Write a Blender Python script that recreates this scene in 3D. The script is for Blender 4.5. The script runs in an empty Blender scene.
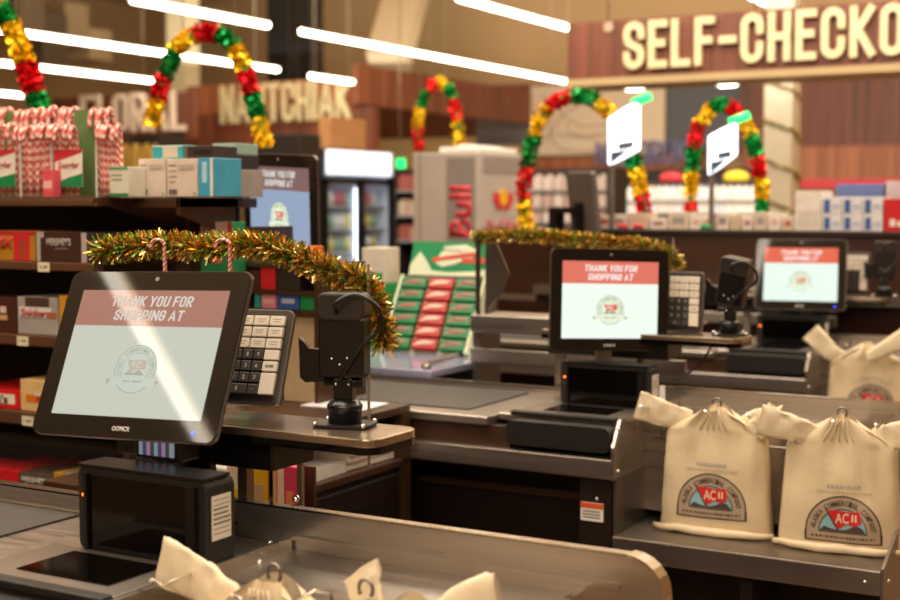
import bpy, bmesh, math, random
from mathutils import Vector, Matrix, noise
random.seed(7)
C = bpy.context.scene.collection
sc = bpy.context.scene
R = math.radians
# ---------------------------------------------------------------- camera, world, lights, exposure
F, H = 1345.0, 1.42                      # focal length in pixels of the 900 wide frame, eye height
YAW, PITCH = math.atan(770/F), math.atan(95/F)
FW = Vector((-math.sin(YAW)*math.cos(PITCH), math.cos(YAW)*math.cos(PITCH), -math.sin(PITCH)))
RT = Vector((math.cos(YAW), math.sin(YAW), 0)); UP = RT.cross(FW)
cd = bpy.data.cameras.new('camera'); cam = bpy.data.objects.new('camera', cd); C.objects.link(cam)
cam.location = (0, 0, H); cam.rotation_euler = (math.pi/2-PITCH, 0, YAW)
cd.sensor_width = 36; cd.lens = F*36/900; cd.clip_start = 0.05; cd.clip_end = 200
cd.dof.use_dof = True; cd.dof.focus_distance = 2.55; cd.dof.aperture_fstop = 3.3
sc.camera = cam
sc.view_settings.view_transform = 'Standard'; sc.view_settings.look = 'None'
sc.view_settings.gamma = 1; sc.view_settings.use_curve_mapping = False
sc.view_settings.exposure = 0.35
W = bpy.data.worlds.new('world'); sc.world = W; W.use_nodes = True
W.node_tree.nodes['Background'].inputs[0].default_value = (1.0, .86, .70, 1)
W.node_tree.nodes['Background'].inputs[1].default_value = 0.10
def area(name, loc, sx, sy, power, col=(1, .90, .76), rot=(0, 0, 0)):
    l = bpy.data.lights.new(name, 'AREA'); l.shape = 'RECTANGLE'; l.size = sx; l.size_y = sy
    l.energy = power; l.color = col
    o = bpy.data.objects.new(name, l); C.objects.link(o); o.location = loc; o.rotation_euler = rot
    return o
area('ceiling_light_register', (-2.4, 2.0, 3.6), 3.2, 2.4, 95)
area('ceiling_light_front', (0.6, -2.0, 3.5), 4.4, 2.4, 175)
area('ceiling_light_mid', (-1.6, 5.6, 3.8), 6.0, 2.4, 165)
area('sign_fill', (0.8, 3.4, 3.7), 5.0, 1.2, 14, rot=(R(48), 0, 0))  # unseen fill lamp, tilted to brighten the checkout sign
area('rear_fill', (-3.5, 7.0, 4.0), 9.0, 1.6, 210, rot=(R(50), 0, 0))  # fill lamp added to brighten the cream column, aimed into the depth
area('hall_fill', (-6.0, 14.0, 4.4), 14.0, 5.0, 620, rot=(R(42), 0, 0))  # unseen fill, tilted so that the back wall gets lighter
area('hall_fill', (3.0, 13.0, 4.4), 8.0, 4.0, 420, rot=(R(42), 0, 0))  # second added fill for the back wall, right half
area('bounce_fill', (-5.0, 9.0, 3.9), 24.0, 26.0, 2250, rot=(math.pi, 0, 0))  # added upward fill; the lit ceiling gives soft ambient bounce

def ray(px, py): return FW + RT*((px-450)/F) + UP*((300-py)/F)
def at(px, py, X=None, Y=None, Z=None, d=None):
    r = ray(px, py)
    t = X/r.x if X is not None else Y/r.y if Y is not None else (Z-H)/r.z if Z is not None else d
    return Vector((r.x*t, r.y*t, H+r.z*t))

# ---------------------------------------------------------------- materials
def lin(h):
    h = h.lstrip('#'); v = [int(h[i:i+2], 16)/255 for i in (0, 2, 4)]
    return tuple((c/12.92 if c <= .04045 else ((c+.055)/1.055)**2.4) for c in v)+(1,)
MATS = {}
def mat(name, col='#808080', rough=.5, metal=0, emit=None, es=1.0, var=0.0, vscale=8, bump=0, bscale=60, stretch=None,
        alpha=1, trans=0, spec=.5, coat=0, col2=None, pattern=None):
    if name in MATS: return MATS[name]
    m = bpy.data.materials.new(name); m.use_nodes = True; MATS[name] = m
    nt = m.node_tree; N = nt.nodes; L = nt.links; b = N['Principled BSDF']
    c = lin(col); b.inputs['Base Color'].default_value = c
    b.inputs['Roughness'].default_value = rough; b.inputs['Metallic'].default_value = metal
    b.inputs['Specular IOR Level'].default_value = spec
    b.inputs['Coat Weight'].default_value = coat; b.inputs['Coat Roughness'].default_value = .05
    if emit: b.inputs['Emission Color'].default_value = lin(emit); b.inputs['Emission Strength'].default_value = es
    b.inputs['Alpha'].default_value = alpha; b.inputs['Transmission Weight'].default_value = trans
    tc = N.new('ShaderNodeTexCoord'); mp = N.new('ShaderNodeMapping'); L.new(tc.outputs['Object'], mp.inputs[0])
    if stretch: mp.inputs['Scale'].default_value = stretch
    if var or col2:
        n = N.new('ShaderNodeTexNoise'); n.inputs['Scale'].default_value = vscale; n.inputs['Detail'].default_value = 5
        if pattern == 'stripe':
            n = N.new('ShaderNodeTexWave'); n.inputs['Scale'].default_value = vscale; n.inputs['Distortion'].default_value = 0
            n.bands_direction = 'DIAGONAL'
        if pattern == 'brick':
            n = N.new('ShaderNodeTexBrick'); n.inputs['Scale'].default_value = vscale
        if pattern == 'dots':
            n = N.new('ShaderNodeTexVoronoi'); n.inputs['Scale'].default_value = vscale; n.inputs['Randomness'].default_value = 0
        L.new(mp.outputs[0], n.inputs['Vector'])
        r = N.new('ShaderNodeValToRGB')
        out = n.outputs['Distance'] if pattern == 'dots' else n.outputs[1] if pattern in ('stripe', 'brick') else n.outputs[0]
        L.new(out, r.inputs[0])
        d2 = lin(col2) if col2 else tuple(x*(1-var) for x in c[:3])+(1,)
        r.color_ramp.elements[0].color = d2; r.color_ramp.elements[1].color = c if col2 else tuple(min(1, x*(1+var*.6)) for x in c[:3])+(1,)
        if pattern == 'stripe': r.color_ramp.elements[0].position = .45; r.color_ramp.elements[1].position = .55
        elif pattern == 'dots': r.color_ramp.elements[0].position = .25; r.color_ramp.elements[1].position = .3
        else: r.color_ramp.elements[0].position = .3; r.color_ramp.elements[1].position = .7
        L.new(r.outputs[0], b.inputs['Base Color'])
        if metal > .5:
            mr = N.new('ShaderNodeMapRange'); L.new(n.outputs[0], mr.inputs[0])
            mr.inputs[3].default_value = max(.05, rough-.1); mr.inputs[4].default_value = rough+.12
            L.new(mr.outputs[0], b.inputs['Roughness'])
    if bump:
        n2 = N.new('ShaderNodeTexNoise'); n2.inputs['Scale'].default_value = bscale; n2.inputs['Detail'].default_value = 4
        L.new(mp.outputs[0], n2.inputs['Vector'])
        bp = N.new('ShaderNodeBump'); bp.inputs['Strength'].default_value = bump; bp.inputs['Distance'].default_value = .01
        L.new(n2.outputs[0], bp.inputs['Height']); L.new(bp.outputs[0], b.inputs['Normal'])
    return m
def plain(col, rough=.5, **k): return mat('paint_'+col.lstrip('#')+('_%d' % int(rough*100)), col, rough, var=.12, vscale=20, **k)

STEEL = mat('brushed_steel', '#b9b0a6', .30, .93, var=.10, vscale=4, stretch=(.6, 14, 14), bump=.04, bscale=120)
STEEL_D = mat('worn_steel', '#958b82', .36, .93, var=.12, vscale=3, bump=.05, bscale=90)
CHROME = mat('chrome', '#e6e2dc', .12, 1)
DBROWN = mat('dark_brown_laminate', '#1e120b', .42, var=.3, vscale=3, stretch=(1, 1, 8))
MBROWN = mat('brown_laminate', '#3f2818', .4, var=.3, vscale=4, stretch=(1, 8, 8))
SHELFM = mat('brown_shelf_metal', '#493020', .35, var=.15, vscale=4, metal=.3)
SHELFHI = mat('shelf_channel', '#6f4d38', .3, var=.1, metal=.4)
PEG = mat('pegboard', '#1a120d', .6, col2='#070504', vscale=45, pattern='dots', var=.1)
BLACK = mat('black_plastic', '#0e0c0b', .32, bump=.05, bscale=200)
BLACKM = mat('matte_black_plastic', '#17130f', .5, bump=.08, bscale=300)
BLACKG = mat('gloss_black', '#060505', .08)
RUBBER = mat('conveyor_rubber', '#3a3531', .55, var=.2, vscale=14, bump=.1, bscale=150)
WHITE = mat('white_paper', '#e8e2d6', .6, var=.05)
BAGM = mat('bag_plastic', '#dcc7a4', .40, var=.10, vscale=5, bump=.55, bscale=9)
BAGM2 = mat('bag_plastic_pale', '#e4d2b2', .4, var=.08, vscale=6, bump=.5, bscale=14)
GREYINK = mat('grey_ink', '#b09a80', .6, var=.1)
DARKINK = mat('dark_ink', '#4b3a30', .6)
REDINK = mat('red_ink', '#c81e22', .5)
BLUEINK = mat('blue_ink', '#86b3bd', .5)
CREAM = mat('cream_paint', '#dccfa8', .55, var=.06)
PALE = mat('pale_lettering', '#d8c3ae', .55, var=.05)
GOLDL = mat('cream_gold_letter', '#d2c396', .4, var=.05)
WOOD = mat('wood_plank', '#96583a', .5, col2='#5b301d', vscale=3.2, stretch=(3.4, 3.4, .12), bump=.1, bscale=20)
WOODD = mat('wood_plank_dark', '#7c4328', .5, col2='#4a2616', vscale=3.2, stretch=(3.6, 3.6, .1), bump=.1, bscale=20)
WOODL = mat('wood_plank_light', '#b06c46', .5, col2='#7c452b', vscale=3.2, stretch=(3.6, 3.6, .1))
SIGNW = mat('sign_wood', '#7d452d', .45, col2='#502a1b', vscale=3.6, stretch=(4, 4, .1), bump=.08, bscale=30)
STRIP = mat('strip_light', '#ffffff', .5, emit='#fff2dc', es=9.0)
WALLP = mat('wall_paint', '#bb9c70', .8, var=.12, vscale=.35)
CEILP = mat('ceiling_paint', '#c2a880', .85, var=.15, vscale=.3)
FOIL = {'r': mat('red_foil', '#e8121e', .25, .7, var=.1), 'g': mat('green_foil', '#0c9a42', .25, .7, var=.1),
        'y': mat('gold_foil', '#ffd21c', .25, .7, var=.1)}
TIN = [mat('tinsel_gold', '#e0ac3c', .25, .7), mat('tinsel_green', '#6f9a30', .25, .7), mat('tinsel_copper', '#b8643a', .25, .7), mat('tinsel_pale', '#f6e2a0', .2, .8)]
ACR = mat('clear_acrylic', '#ffffff', .02)
def glassy(m, tint=(1, 1, 1, 1), gl=.08, mn=0.04):
    nt = m.node_tree; nt.nodes.clear()
    o = nt.nodes.new('ShaderNodeOutputMaterial'); t = nt.nodes.new('ShaderNodeBsdfTransparent'); g = nt.nodes.new('ShaderNodeBsdfGlossy')
    t.inputs[0].default_value = tint; g.inputs['Roughness'].default_value = gl
    f = nt.nodes.new('ShaderNodeFresnel'); f.inputs[0].default_value = 1.42
    x = nt.nodes.new('ShaderNodeMixShader')
    ge = nt.nodes.new('ShaderNodeNewGeometry'); mu = nt.nodes.new('ShaderNodeMath'); mu.operation = 'SUBTRACT'; mu.use_clamp = True
    nt.links.new(f.outputs[0], mu.inputs[0]); nt.links.new(ge.outputs['Backfacing'], mu.inputs[1])
    nt.links.new(mu.outputs[0], x.inputs[0]); nt.links.new(t.outputs[0], x.inputs[1]); nt.links.new(g.outputs[0], x.inputs[2]); nt.links.new(x.outputs[0], o.inputs[0])
glassy(ACR, (.96, .95, .93, 1), .03)
GLASS = mat('cooler_glass', '#ffffff', .02); glassy(GLASS, (.93, .96, 1, 1), .04)

# ---------------------------------------------------------------- mesh helpers
class MB:
    def __init__(s): s.bm = bmesh.new()
    def _fin(s, geom, m, M=None, smooth=False):
        vs = [g for g in geom if isinstance(g, bmesh.types.BMVert)]
        if M is not None: bmesh.ops.transform(s.bm, matrix=M, verts=vs)
        fs = set(f for v in vs for f in v.link_faces)
        for f in fs: f.material_index = m; f.smooth = smooth
        return vs
    def box(s, x0, x1, y0, y1, z0, z1, m=0, M=None):
        r = bmesh.ops.create_cube(s.bm, size=1)['verts']
        T = Matrix.Translation(((x0+x1)/2, (y0+y1)/2, (z0+z1)/2)) @ Matrix.Diagonal((abs(x1-x0), abs(y1-y0), abs(z1-z0), 1))
        s._fin(r, m, (M @ T) if M is not None else T); return s
    def rbox(s, w, h, t, rad, m=0, M=None, seg=5, y0=0):
        """rounded rectangle in XZ, thickness along Y from y0 to y0+t"""
        pts = []
        for cx, cz, a0 in ((w/2-rad, h/2-rad, 0), (-w/2+rad, h/2-rad, 90), (-w/2+rad, -h/2+rad, 180), (w/2-rad, -h/2+rad, 270)):
            for i in range(seg+1):
                a = R(a0+90*i/seg); pts.append((cx+rad*math.cos(a), cz+rad*math.sin(a)))
        return s.prism(pts, y0, y0+t, m, M)
    def prism(s, pts, y0, y1, m=0, M=None, ax='y'):
        def P(a, b, c): return {'y': (a, c, b), 'z': (a, b, c), 'x': (c, a, b)}[ax]
        v0 = [s.bm.verts.new(P(a, b, y0)) for a, b in pts]; v1 = [s.bm.verts.new(P(a, b, y1)) for a, b in pts]
        n = len(pts)
        s.bm.faces.new(v0); s.bm.faces.new(list(reversed(v1)))
        for i in range(n): s.bm.faces.new((v0[i], v1[i], v1[(i+1) % n], v0[(i+1) % n]))
        s._fin(v0+v1, m, M); return s
    def cyl(s, p0, p1, r, r2=None, seg=16, m=0, M=None, smooth=True):
        p0, p1 = Vector(p0), Vector(p1); d = p1-p0
        g = bmesh.ops.create_cone(s.bm, cap_ends=True, segments=seg, radius1=r, radius2=r if r2 is None else r2, depth=d.length)['verts']
        T = Matrix.Translation((p0+p1)/2) @ d.to_track_quat('Z', 'Y').to_matrix().to_4x4()
        s._fin(g, m, (M @ T) if M is not None else T, False)
        for v in g:
            for f in v.link_faces:
                if len(f.verts) == 4: f.smooth = smooth
        return s
    def sph(s, c, r, seg=12, m=0, sc=(1, 1, 1)):
        g = bmesh.ops.create_uvsphere(s.bm, u_segments=seg, v_segments=max(6, seg//2+2), radius=r)['verts']
        s._fin(g, m, Matrix.Translation(c) @ Matrix.Diagonal((*sc, 1)), True); return s
    def tube(s, pts, r, seg=8, m=0, rs=None, flat=1.0):
        pts = [Vector(p) for p in pts]; rings = []
        up = Vector((0, 0, 1))
        for i, p in enumerate(pts):
            t = (pts[min(i+1, len(pts)-1)]-pts[max(i-1, 0)]).normalized()
            a = t.cross(up)
            if a.length < .15: a = t.cross(Vector((0, 1, 0)))
            a.normalize(); b = a.cross(t).normalized()
            rr = rs[i] if rs else r
            rings.append([s.bm.verts.new(p+a*math.cos(2*math.pi*k/seg)*rr*flat+b*math.sin(2*math.pi*k/seg)*rr) for k in range(seg)])
        for i in range(len(rings)-1):
            for k in range(seg):
                f = s.bm.faces.new((rings[i][k], rings[i][(k+1) % seg], rings[i+1][(k+1) % seg], rings[i+1][k])); f.smooth = True; f.material_index = m
        for rg in (rings[0], rings[-1]):
            f = s.bm.faces.new(rg); f.material_index = m
        return s
    def lathe(s, prof, seg=20, m=0, c=(0, 0, 0)):
        rings = [[s.bm.verts.new((c[0]+r*math.cos(2*math.pi*k/seg), c[1]+r*math.sin(2*math.pi*k/seg), c[2]+z)) for k in range(seg)] for r, z in prof]
        for i in range(len(rings)-1):
            for k in range(seg):
                f = s.bm.faces.new((rings[i][k], rings[i][(k+1) % seg], rings[i+1][(k+1) % seg], rings[i+1][k])); f.smooth = True; f.material_index = m
        s.bm.faces.new(rings[0]).material_index = m; s.bm.faces.new(rings[-1]).material_index = m
        return s
    def quad(s, a, b, c, d, m=0):
        f = s.bm.faces.new([s.bm.verts.new(p) for p in (a, b, c, d)]); f.material_index = m; return s
def link(name, me, mats, parent=None, loc=(0, 0, 0), rot=(0, 0, 0), bev=0, **props):
    o = bpy.data.objects.new(name, me); C.objects.link(o)
    if mats:
        for m in (mats if isinstance(mats, (list, tuple)) else [mats]): me.materials.append(m)
    o.location = loc; o.rotation_euler = rot
    if parent: o.parent = parent
    if bev:
        b = o.modifiers.new('bevel', 'BEVEL'); b.width = bev; b.segments = 2; b.limit_method = 'ANGLE'
    for k, v in props.items(): o[k] = v
    return o
def obj(name, mb, mats, parent=None, loc=(0, 0, 0), rot=(0, 0, 0), bev=0, **props):
    bmesh.ops.recalc_face_normals(mb.bm, faces=mb.bm.faces[:])
    me = bpy.data.meshes.new(name); mb.bm.to_mesh(me); mb.bm.free()
    return link(name, me, mats, parent, loc, rot, bev, **props)
def thing(name, label, cat, loc=(0, 0, 0), rz=0, group=None, rx=0, ry=0):
    o = bpy.data.objects.new(name, None); C.objects.link(o); o.empty_display_size = .05
    o.location = loc; o.rotation_euler = (rx, ry, rz); o['label'] = label; o['category'] = cat
    if group: o['group'] = group
    return o
def tag(o, label, cat, group=None):
    o['label'] = label; o['category'] = cat
    if group: o['group'] = group
    return o
def struct(name, mb, m, **k):
    o = obj(name, mb, m, **k); o['kind'] = 'structure'; return o
def dup(root, loc, rz=None, label=None, group=None, rot=None):
    r = root.copy(); C.objects.link(r); r.location = loc
    if rz is not None: r.rotation_euler.z = rz
    if rot is not None: r.rotation_euler = rot
    if label: r['label'] = label
    if group: r['group'] = group
    for ch in list(root.children):
        c = ch.copy(); C.objects.link(c); c.parent = r
        for g in ch.children:
            d = g.copy(); C.objects.link(d); d.parent = c
    return r
def text(s, w, h, m, parent=None, loc=(0, 0, 0), rot=(0, 0, 0), ext=.001, bold=.02, shear=0, name='lettering', fmap=None, res=3, mirror=False):
    """text standing in XZ, read from -Y, centred, fitted to w x h metres"""
    cu = bpy.data.curves.new('txt', 'FONT'); cu.body = s; cu.size = 1; cu.offset = bold; cu.shear = shear; cu.resolution_u = res
    cu.align_x = 'CENTER'; cu.space_line = .95
    tmp = bpy.data.objects.new('txt', cu); C.objects.link(tmp)
    bpy.context.view_layer.update()
    me = bpy.data.meshes.new_from_object(tmp.evaluated_get(bpy.context.evaluated_depsgraph_get()))
    bpy.data.objects.remove(tmp)
    xs = [v.co.x for v in me.vertices]; ys = [v.co.y for v in me.vertices]
    cx, cy = (min(xs)+max(xs))/2, (min(ys)+max(ys))/2; sx = w/(max(xs)-min(xs)); sy = h/(max(ys)-min(ys))
    bm = bmesh.new(); bm.from_mesh(me)
    if ext:
        r = bmesh.ops.extrude_face_region(bm, geom=bm.faces[:])
        for g in r['geom']:
            if isinstance(g, bmesh.types.BMVert): g.co.z += 1.0
    for v in bm.verts:
        x, y, z = (v.co.x-cx)*sx, (v.co.y-cy)*sy, v.co.z
        if mirror: x = -x
        v.co = (x, -z*ext, y)
        if fmap: v.co = fmap(v.co)
    bmesh.ops.recalc_face_normals(bm, faces=bm.faces[:])
    bm.to_mesh(me); bm.free(); me.materials.clear()
    return link(name, me, m, parent, loc, rot)

def _arc(cx, cz, rx, rz, a0, a1, n=6): return [(cx+rx*math.cos(R(a0+(a1-a0)*i/n)), cz+rz*math.sin(R(a0+(a1-a0)*i/n))) for i in range(n+1)]
def glyph(ch):
    """centre lines of condensed capitals on a .42 x 1 body"""
    w = .42; r = .2
    G = {'I': (0, [[(0, 0), (0, 1)]]), '-': (.3, [[(0, .5), (.3, .5)]]), 'L': (.36, [[(0, 1), (0, 0), (.36, 0)]]),
         'E': (.36, [[(.36, 1), (0, 1), (0, 0), (.36, 0)], [(0, .52), (.3, .52)]]), 'F': (.36, [[(.36, 1), (0, 1), (0, 0)], [(0, .52), (.3, .52)]]),
         'H': (w, [[(0, 0), (0, 1)], [(w, 0), (w, 1)], [(0, .5), (w, .5)]]), 'T': (.44, [[(0, 1), (.44, 1)], [(.22, 1), (.22, 0)]]),
         'N': (.46, [[(0, 0), (0, 1)], [(.46, 0), (.46, 1)], [(.02, .93), (.44, .07)]]), 'K': (.44, [[(0, 0), (0, 1)], [(.42, 1), (.03, .42)], [(.12, .52), (.44, 0)]]),
         'A': (.5, [[(0, 0), (.25, 1), (.5, 0)], [(.09, .26), (.41, .26)]]), 'Y': (.46, [[(0, 1), (.23, .45), (.46, 1)], [(.23, .45), (.23, 0)]]),
         'U': (w, [[(0, 1)]+_arc(r, r, r, r, 180, 270)+_arc(w-r, r, r, r, 270, 360)+[(w, 1)]]),
         'O': (w, [_arc(r, r, r, r, 180, 270)+_arc(w-r, r, r, r, 270, 360)+_arc(w-r, 1-r, r, r, 0, 90)+_arc(r, 1-r, r, r, 90, 180)+[(0, r)]]),
         'C': (w, [[(w, .32)]+_arc(w-r, r, r, r, 360, 270)+_arc(r, r, r, r, 270, 180)+_arc(r, 1-r, r, r, 180, 90)+_arc(w-r, 1-r, r, r, 90, 0)+[(w, .68)]]),
         'S': (w, [[(w, .74)]+_arc(w-r, 1-r, r, r, 0, 90)+_arc(r, 1-r, r, r, 90, 180)+[(0, .68), (.06, .56), (w-.06, .42), (w, .3)]+_arc(w-r, r, r, r, 360, 270)+_arc(r, r, r, r, 270, 180)+[(0, .26)]]),
         'P': (w, [[(0, 0), (0, 1)], [(0, 1)]+_arc(w-r, 1-r, r, r, 90, 0)+_arc(w-r, .42+r, r, r, 0, -90)+[(0, .42)]]),
         'R': (w, [[(0, 0), (0, 1)], [(0, 1)]+_arc(w-r, 1-r, r, r, 90, 0)+_arc(w-r, .45+r, r, r, 0, -90)+[(0, .45)], [(.2, .45), (w, 0)]]),
         'G': (w, [[(w, .72)]+_arc(w-r, 1-r, r, r, 0, 90)+_arc(r, 1-r, r, r, 90, 180)+_arc(r, r, r, r, 180, 270)+_arc(w-r, r, r, r, 270, 360)+[(w, .48), (.22, .48)]]),
         'Q': (w, [_arc(r, r, r, r, 180, 270)+_arc(w-r, r, r, r, 270, 360)+_arc(w-r, 1-r, r, r, 0, 90)+_arc(r, 1-r, r, r, 90, 180)+[(0, r)], [(.25, .2), (.45, -.08)]])}
    return G[ch]
def capitals(txt, w, h, m, parent, loc, ext, stroke=.17, gap=.13, shear=0, name='letter', single=False, skip=()):
    tot = 0; lay = []
    for ch in txt:
        if ch == ' ': tot += .30; continue
        gw, st = glyph(ch); lay.append((ch, tot+stroke/2, st)); tot += gw+stroke+gap
    tot -= gap; sx = w/tot; sz = h/(1+stroke); allmb = MB() if single else None
    for q, (ch, x0, st) in enumerate(lay):
        mb = allmb or MB()
        for sk, pl in enumerate(st):
            closed = len(pl) > 3 and (pl[0][0]-pl[-1][0])**2+(pl[0][1]-pl[-1][1])**2 < 1e-6
            if closed: pl = pl[:-1]
            n = len(pl); L_, R_ = [], []; hs = stroke/2
            for i, (px, pz) in enumerate(pl):
                a = pl[i-1] if (i > 0 or closed) else None; b = pl[(i+1) % n] if (i < n-1 or closed) else None
                def dirn(p, q):
                    dx, dz = q[0]-p[0], q[1]-p[1]; l = math.hypot(dx, dz) or 1; return dx/l, dz/l
                d1 = dirn(a, (px, pz)) if a else None; d2 = dirn((px, pz), b) if b else None
                if d1 is None: d1 = d2; px, pz = px-d2[0]*hs, pz-d2[1]*hs
                elif d2 is None: d2 = d1; px, pz = px+d1[0]*hs, pz+d1[1]*hs
                nx, nz = -(d1[1]+d2[1]), d1[0]+d2[0]; l = math.hypot(nx, nz) or 1; nx, nz = nx/l, nz/l
                c = max(.45, nx*-d1[1]+nz*d1[0]); k = hs/c
                L_.append((px+nx*k, pz+nz*k)); R_.append((px-nx*k, pz-nz*k))
            idx = range(n) if closed else range(n-1)
            def T(p, y):
                X = (p[0]+x0)*sx-w/2; Z = (p[1]+stroke/2)*sz-h/2
                return (X+Z*shear, y, Z)
            F_ = [[mb.bm.verts.new(T(p, y)) for p in S] for y in (-ext*(1+.06*sk), 0) for S in (L_, R_)]
            for i in idx:
                j = (i+1) % n
                for q4 in ((F_[0][i], F_[0][j], F_[1][j], F_[1][i]), (F_[2][i], F_[2][j], F_[3][j], F_[3][i]), (F_[0][i], F_[0][j], F_[2][j], F_[2][i]), (F_[1][i], F_[1][j], F_[3][j], F_[3][i])): mb.bm.faces.new(q4)
            if not closed:
                for i in (0, n-1): mb.bm.faces.new((F_[0][i], F_[1][i], F_[3][i], F_[2][i]))
        if not single: obj(name, mb, m, parent, loc)
    if single: obj('lettering', allmb, m, parent, loc)

# ---------------------------------------------------------------- the hall
m = MB().box(-22, 12, -6, 26, -.06, 0)
struct('floor', m, mat('floor_tile', '#6d5138', .25, var=.15, vscale=1.5))
struct('ceiling', MB().box(-22, 12, -6, 26, 6.0, 6.1), CEILP)
struct('wall_back', MB().box(-22, 12, 24, 24.2, 0, 6.0), WALLP)
struct('wall_left', MB().box(-22.2, -22, -6, 26, 0, 6.0), WALLP)
struct('wall_right', MB().box(12, 12.2, -6, 26, 0, 6.0), WALLP)
struct('wall_front', MB().box(-22, 12, -6.2, -6, 0, 6.0), WALLP)
# wood cladding and panels, each facet of wall its own piece
def facet(n, px0, px1, pyt, pyb, Y, t, m_, pick=None):
    a = at(px0, pyt, Y=Y); b = at(px1, pyt, Y=Y); mid = at((px0+px1)/2, pyt, Y=Y); lo = at((px0+px1)/2, pyb, Y=Y)
    return struct('trim_%d' % n, MB().box(a.x, b.x, Y, Y+t, lo.z, mid.z), m_)
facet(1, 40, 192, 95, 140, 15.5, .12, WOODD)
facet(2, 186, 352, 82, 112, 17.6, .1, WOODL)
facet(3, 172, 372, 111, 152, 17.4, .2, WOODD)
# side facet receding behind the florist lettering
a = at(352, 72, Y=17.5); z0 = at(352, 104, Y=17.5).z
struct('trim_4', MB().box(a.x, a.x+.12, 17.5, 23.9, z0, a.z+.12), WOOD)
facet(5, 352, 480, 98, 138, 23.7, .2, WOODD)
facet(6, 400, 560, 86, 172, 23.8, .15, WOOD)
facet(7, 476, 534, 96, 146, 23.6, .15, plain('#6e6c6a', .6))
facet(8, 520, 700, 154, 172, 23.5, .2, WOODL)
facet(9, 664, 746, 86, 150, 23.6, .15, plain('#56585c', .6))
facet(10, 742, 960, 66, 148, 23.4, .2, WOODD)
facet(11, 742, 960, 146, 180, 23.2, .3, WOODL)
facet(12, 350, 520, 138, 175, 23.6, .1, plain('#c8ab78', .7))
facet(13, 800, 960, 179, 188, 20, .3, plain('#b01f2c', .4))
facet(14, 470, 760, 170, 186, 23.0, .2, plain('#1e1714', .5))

# picture on the far wall
p0 = at(531, 86, Y=23.5); p1 = at(664, 155, Y=23.5)
t = thing('wall_picture', 'large beige wall picture with sketched seated figure', 'picture', ((p0.x+p1.x)/2, 23.5, (p0.z+p1.z)/2))
pw, ph = p1.x-p0.x, abs(p0.z-p1.z)
obj('canvas', MB().box(-pw/2, pw/2, 0, .06, -ph/2, ph/2), mat('picture_canvas', '#dcc8ae', .7, var=.08, vscale=1), t)
sk = MB()
for pts in ([(-.1, .45), (.0, .5), (.1, .42), (.08, .3), (-.05, .25), (-.12, .35), (-.1, .45)],
            [(-.08, .26), (-.3, .1), (-.42, -.25), (-.3, -.45), (.1, -.5), (.45, -.42), (.4, -.3), (.15, -.22), (.2, .05), (.08, .26)],
            [(-.3, .1), (-.1, -.1), (.12, -.08), (.3, .0)], [(-.35, -.2), (0, -.28), (.15, -.22)], [(-.55, -.3), (-.42, -.25), (-.38, .3), (-.5, .4)],
            [(-.25, -.05), (-.2, -.2), (-.05, -.25), (.1, -.2)], [(.2, -.45), (.3, -.3), (.45, -.35)]):
    sk.tube([(x*pw*.75-.1, -.012, z*ph*.9) for x, z in pts], .009, 5)
obj('drawing', sk, plain('#8d7762', .7), t)

def wallsign(name, s, px0, px1, pt0, pb0, Y, m_, label, ext=.06, lname='letter'):
    a = at(px0, pt0, Y=Y); b = at(px0, pb0, Y=Y); c = at(px1, pt0, Y=Y)
    t = thing(name, label, 'sign', ((a.x+c.x)/2, Y, (a.z+b.z)/2))
    capitals(s, c.x-a.x, a.z-b.z, m_, t, (0, 0, 0), ext, stroke=.15)
    return t
wallsign('florist_sign', 'FLORAL', 82, 186, 96, 134, 15.46, PALE, 'large pale capital letters reading FLORAL on dark wood panel')
wallsign('local_language_sign', 'NAUTCHIAK', 222, 351, 86, 124, 17.36, GOLDL, 'cream capital letters reading NAUTCHIAK in front of dark pillar')
wallsign('local_language_sign', 'NIQIKIRUK', 597, 689, 142, 165, 23.46, plain('#77769a', .5), 'purple blue letters ending in KIRUK below the beige picture')

# columns
def column(px0, px1, Y, m_, label, ztop=6.0, dep=.35, cy=None):
    a = at(px0, 150, Y=Y); b = at(px1, 150, Y=Y)
    return tag(obj('column', MB().box(0, b.x-a.x, 0, dep, 0, ztop), m_, loc=(a.x, Y, 0), bev=.01), label, 'column'), a, b
column(268, 290, 18.0, plain('#100e0d', .3), 'wide dark steel column between the light strips', 5.99)
column(300, 312, 18.0, plain('#120f0e', .3), 'narrow dark steel column right of the wider one', 5.99)
column(168, 188, 18.4, CREAM, 'cream painted column behind left hanging foil arch', 5.99)
col_o, ca, cb = column(763, 792, 9.6, mat('cream_column', '#f4ead0', .5, var=.04), 'cream column wound with spiral tinsel below the checkout sign', 5.99, dep=.2)
# grey ceiling duct and hanging boxes
d0 = at(402, 20, Y=20)
tag(obj('air_duct', MB().box(-.35, .35, -2.2, 2.2, -.25, .25), mat('duct_metal', '#cbb795', .5, var=.05), loc=at(410, -18, Y=21.5), rot=(R(48), 0, R(16)), bev=.02), 'pale square air duct sloping under the ceiling', 'duct')
for i, (px, py, w, h, c) in enumerate(((12, 8, 1.0, .9, '#6d5a44'), (38, 42, .9, 1.0, '#5c4b38'), (62, 26, .8, .8, '#a8906a'), (88, 46, .7, .6, '#c2ab84'))):
    tag(obj('ceiling_unit', MB().box(-w/2, w/2, -.3, .3, -h/2, h/2).box(-.02, .02, -.02, .02, h/2, h/2+.35), plain(c, .6), loc=at(px, py, Y=17+i*.8), bev=.02),
        ['brown box unit hung at top left ceiling corner', 'dark box unit hung behind left foil arch', 'tan ceiling unit right of the dark one', 'pale ceiling unit rightmost of the hanging boxes'][i], 'ceiling unit')

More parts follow.
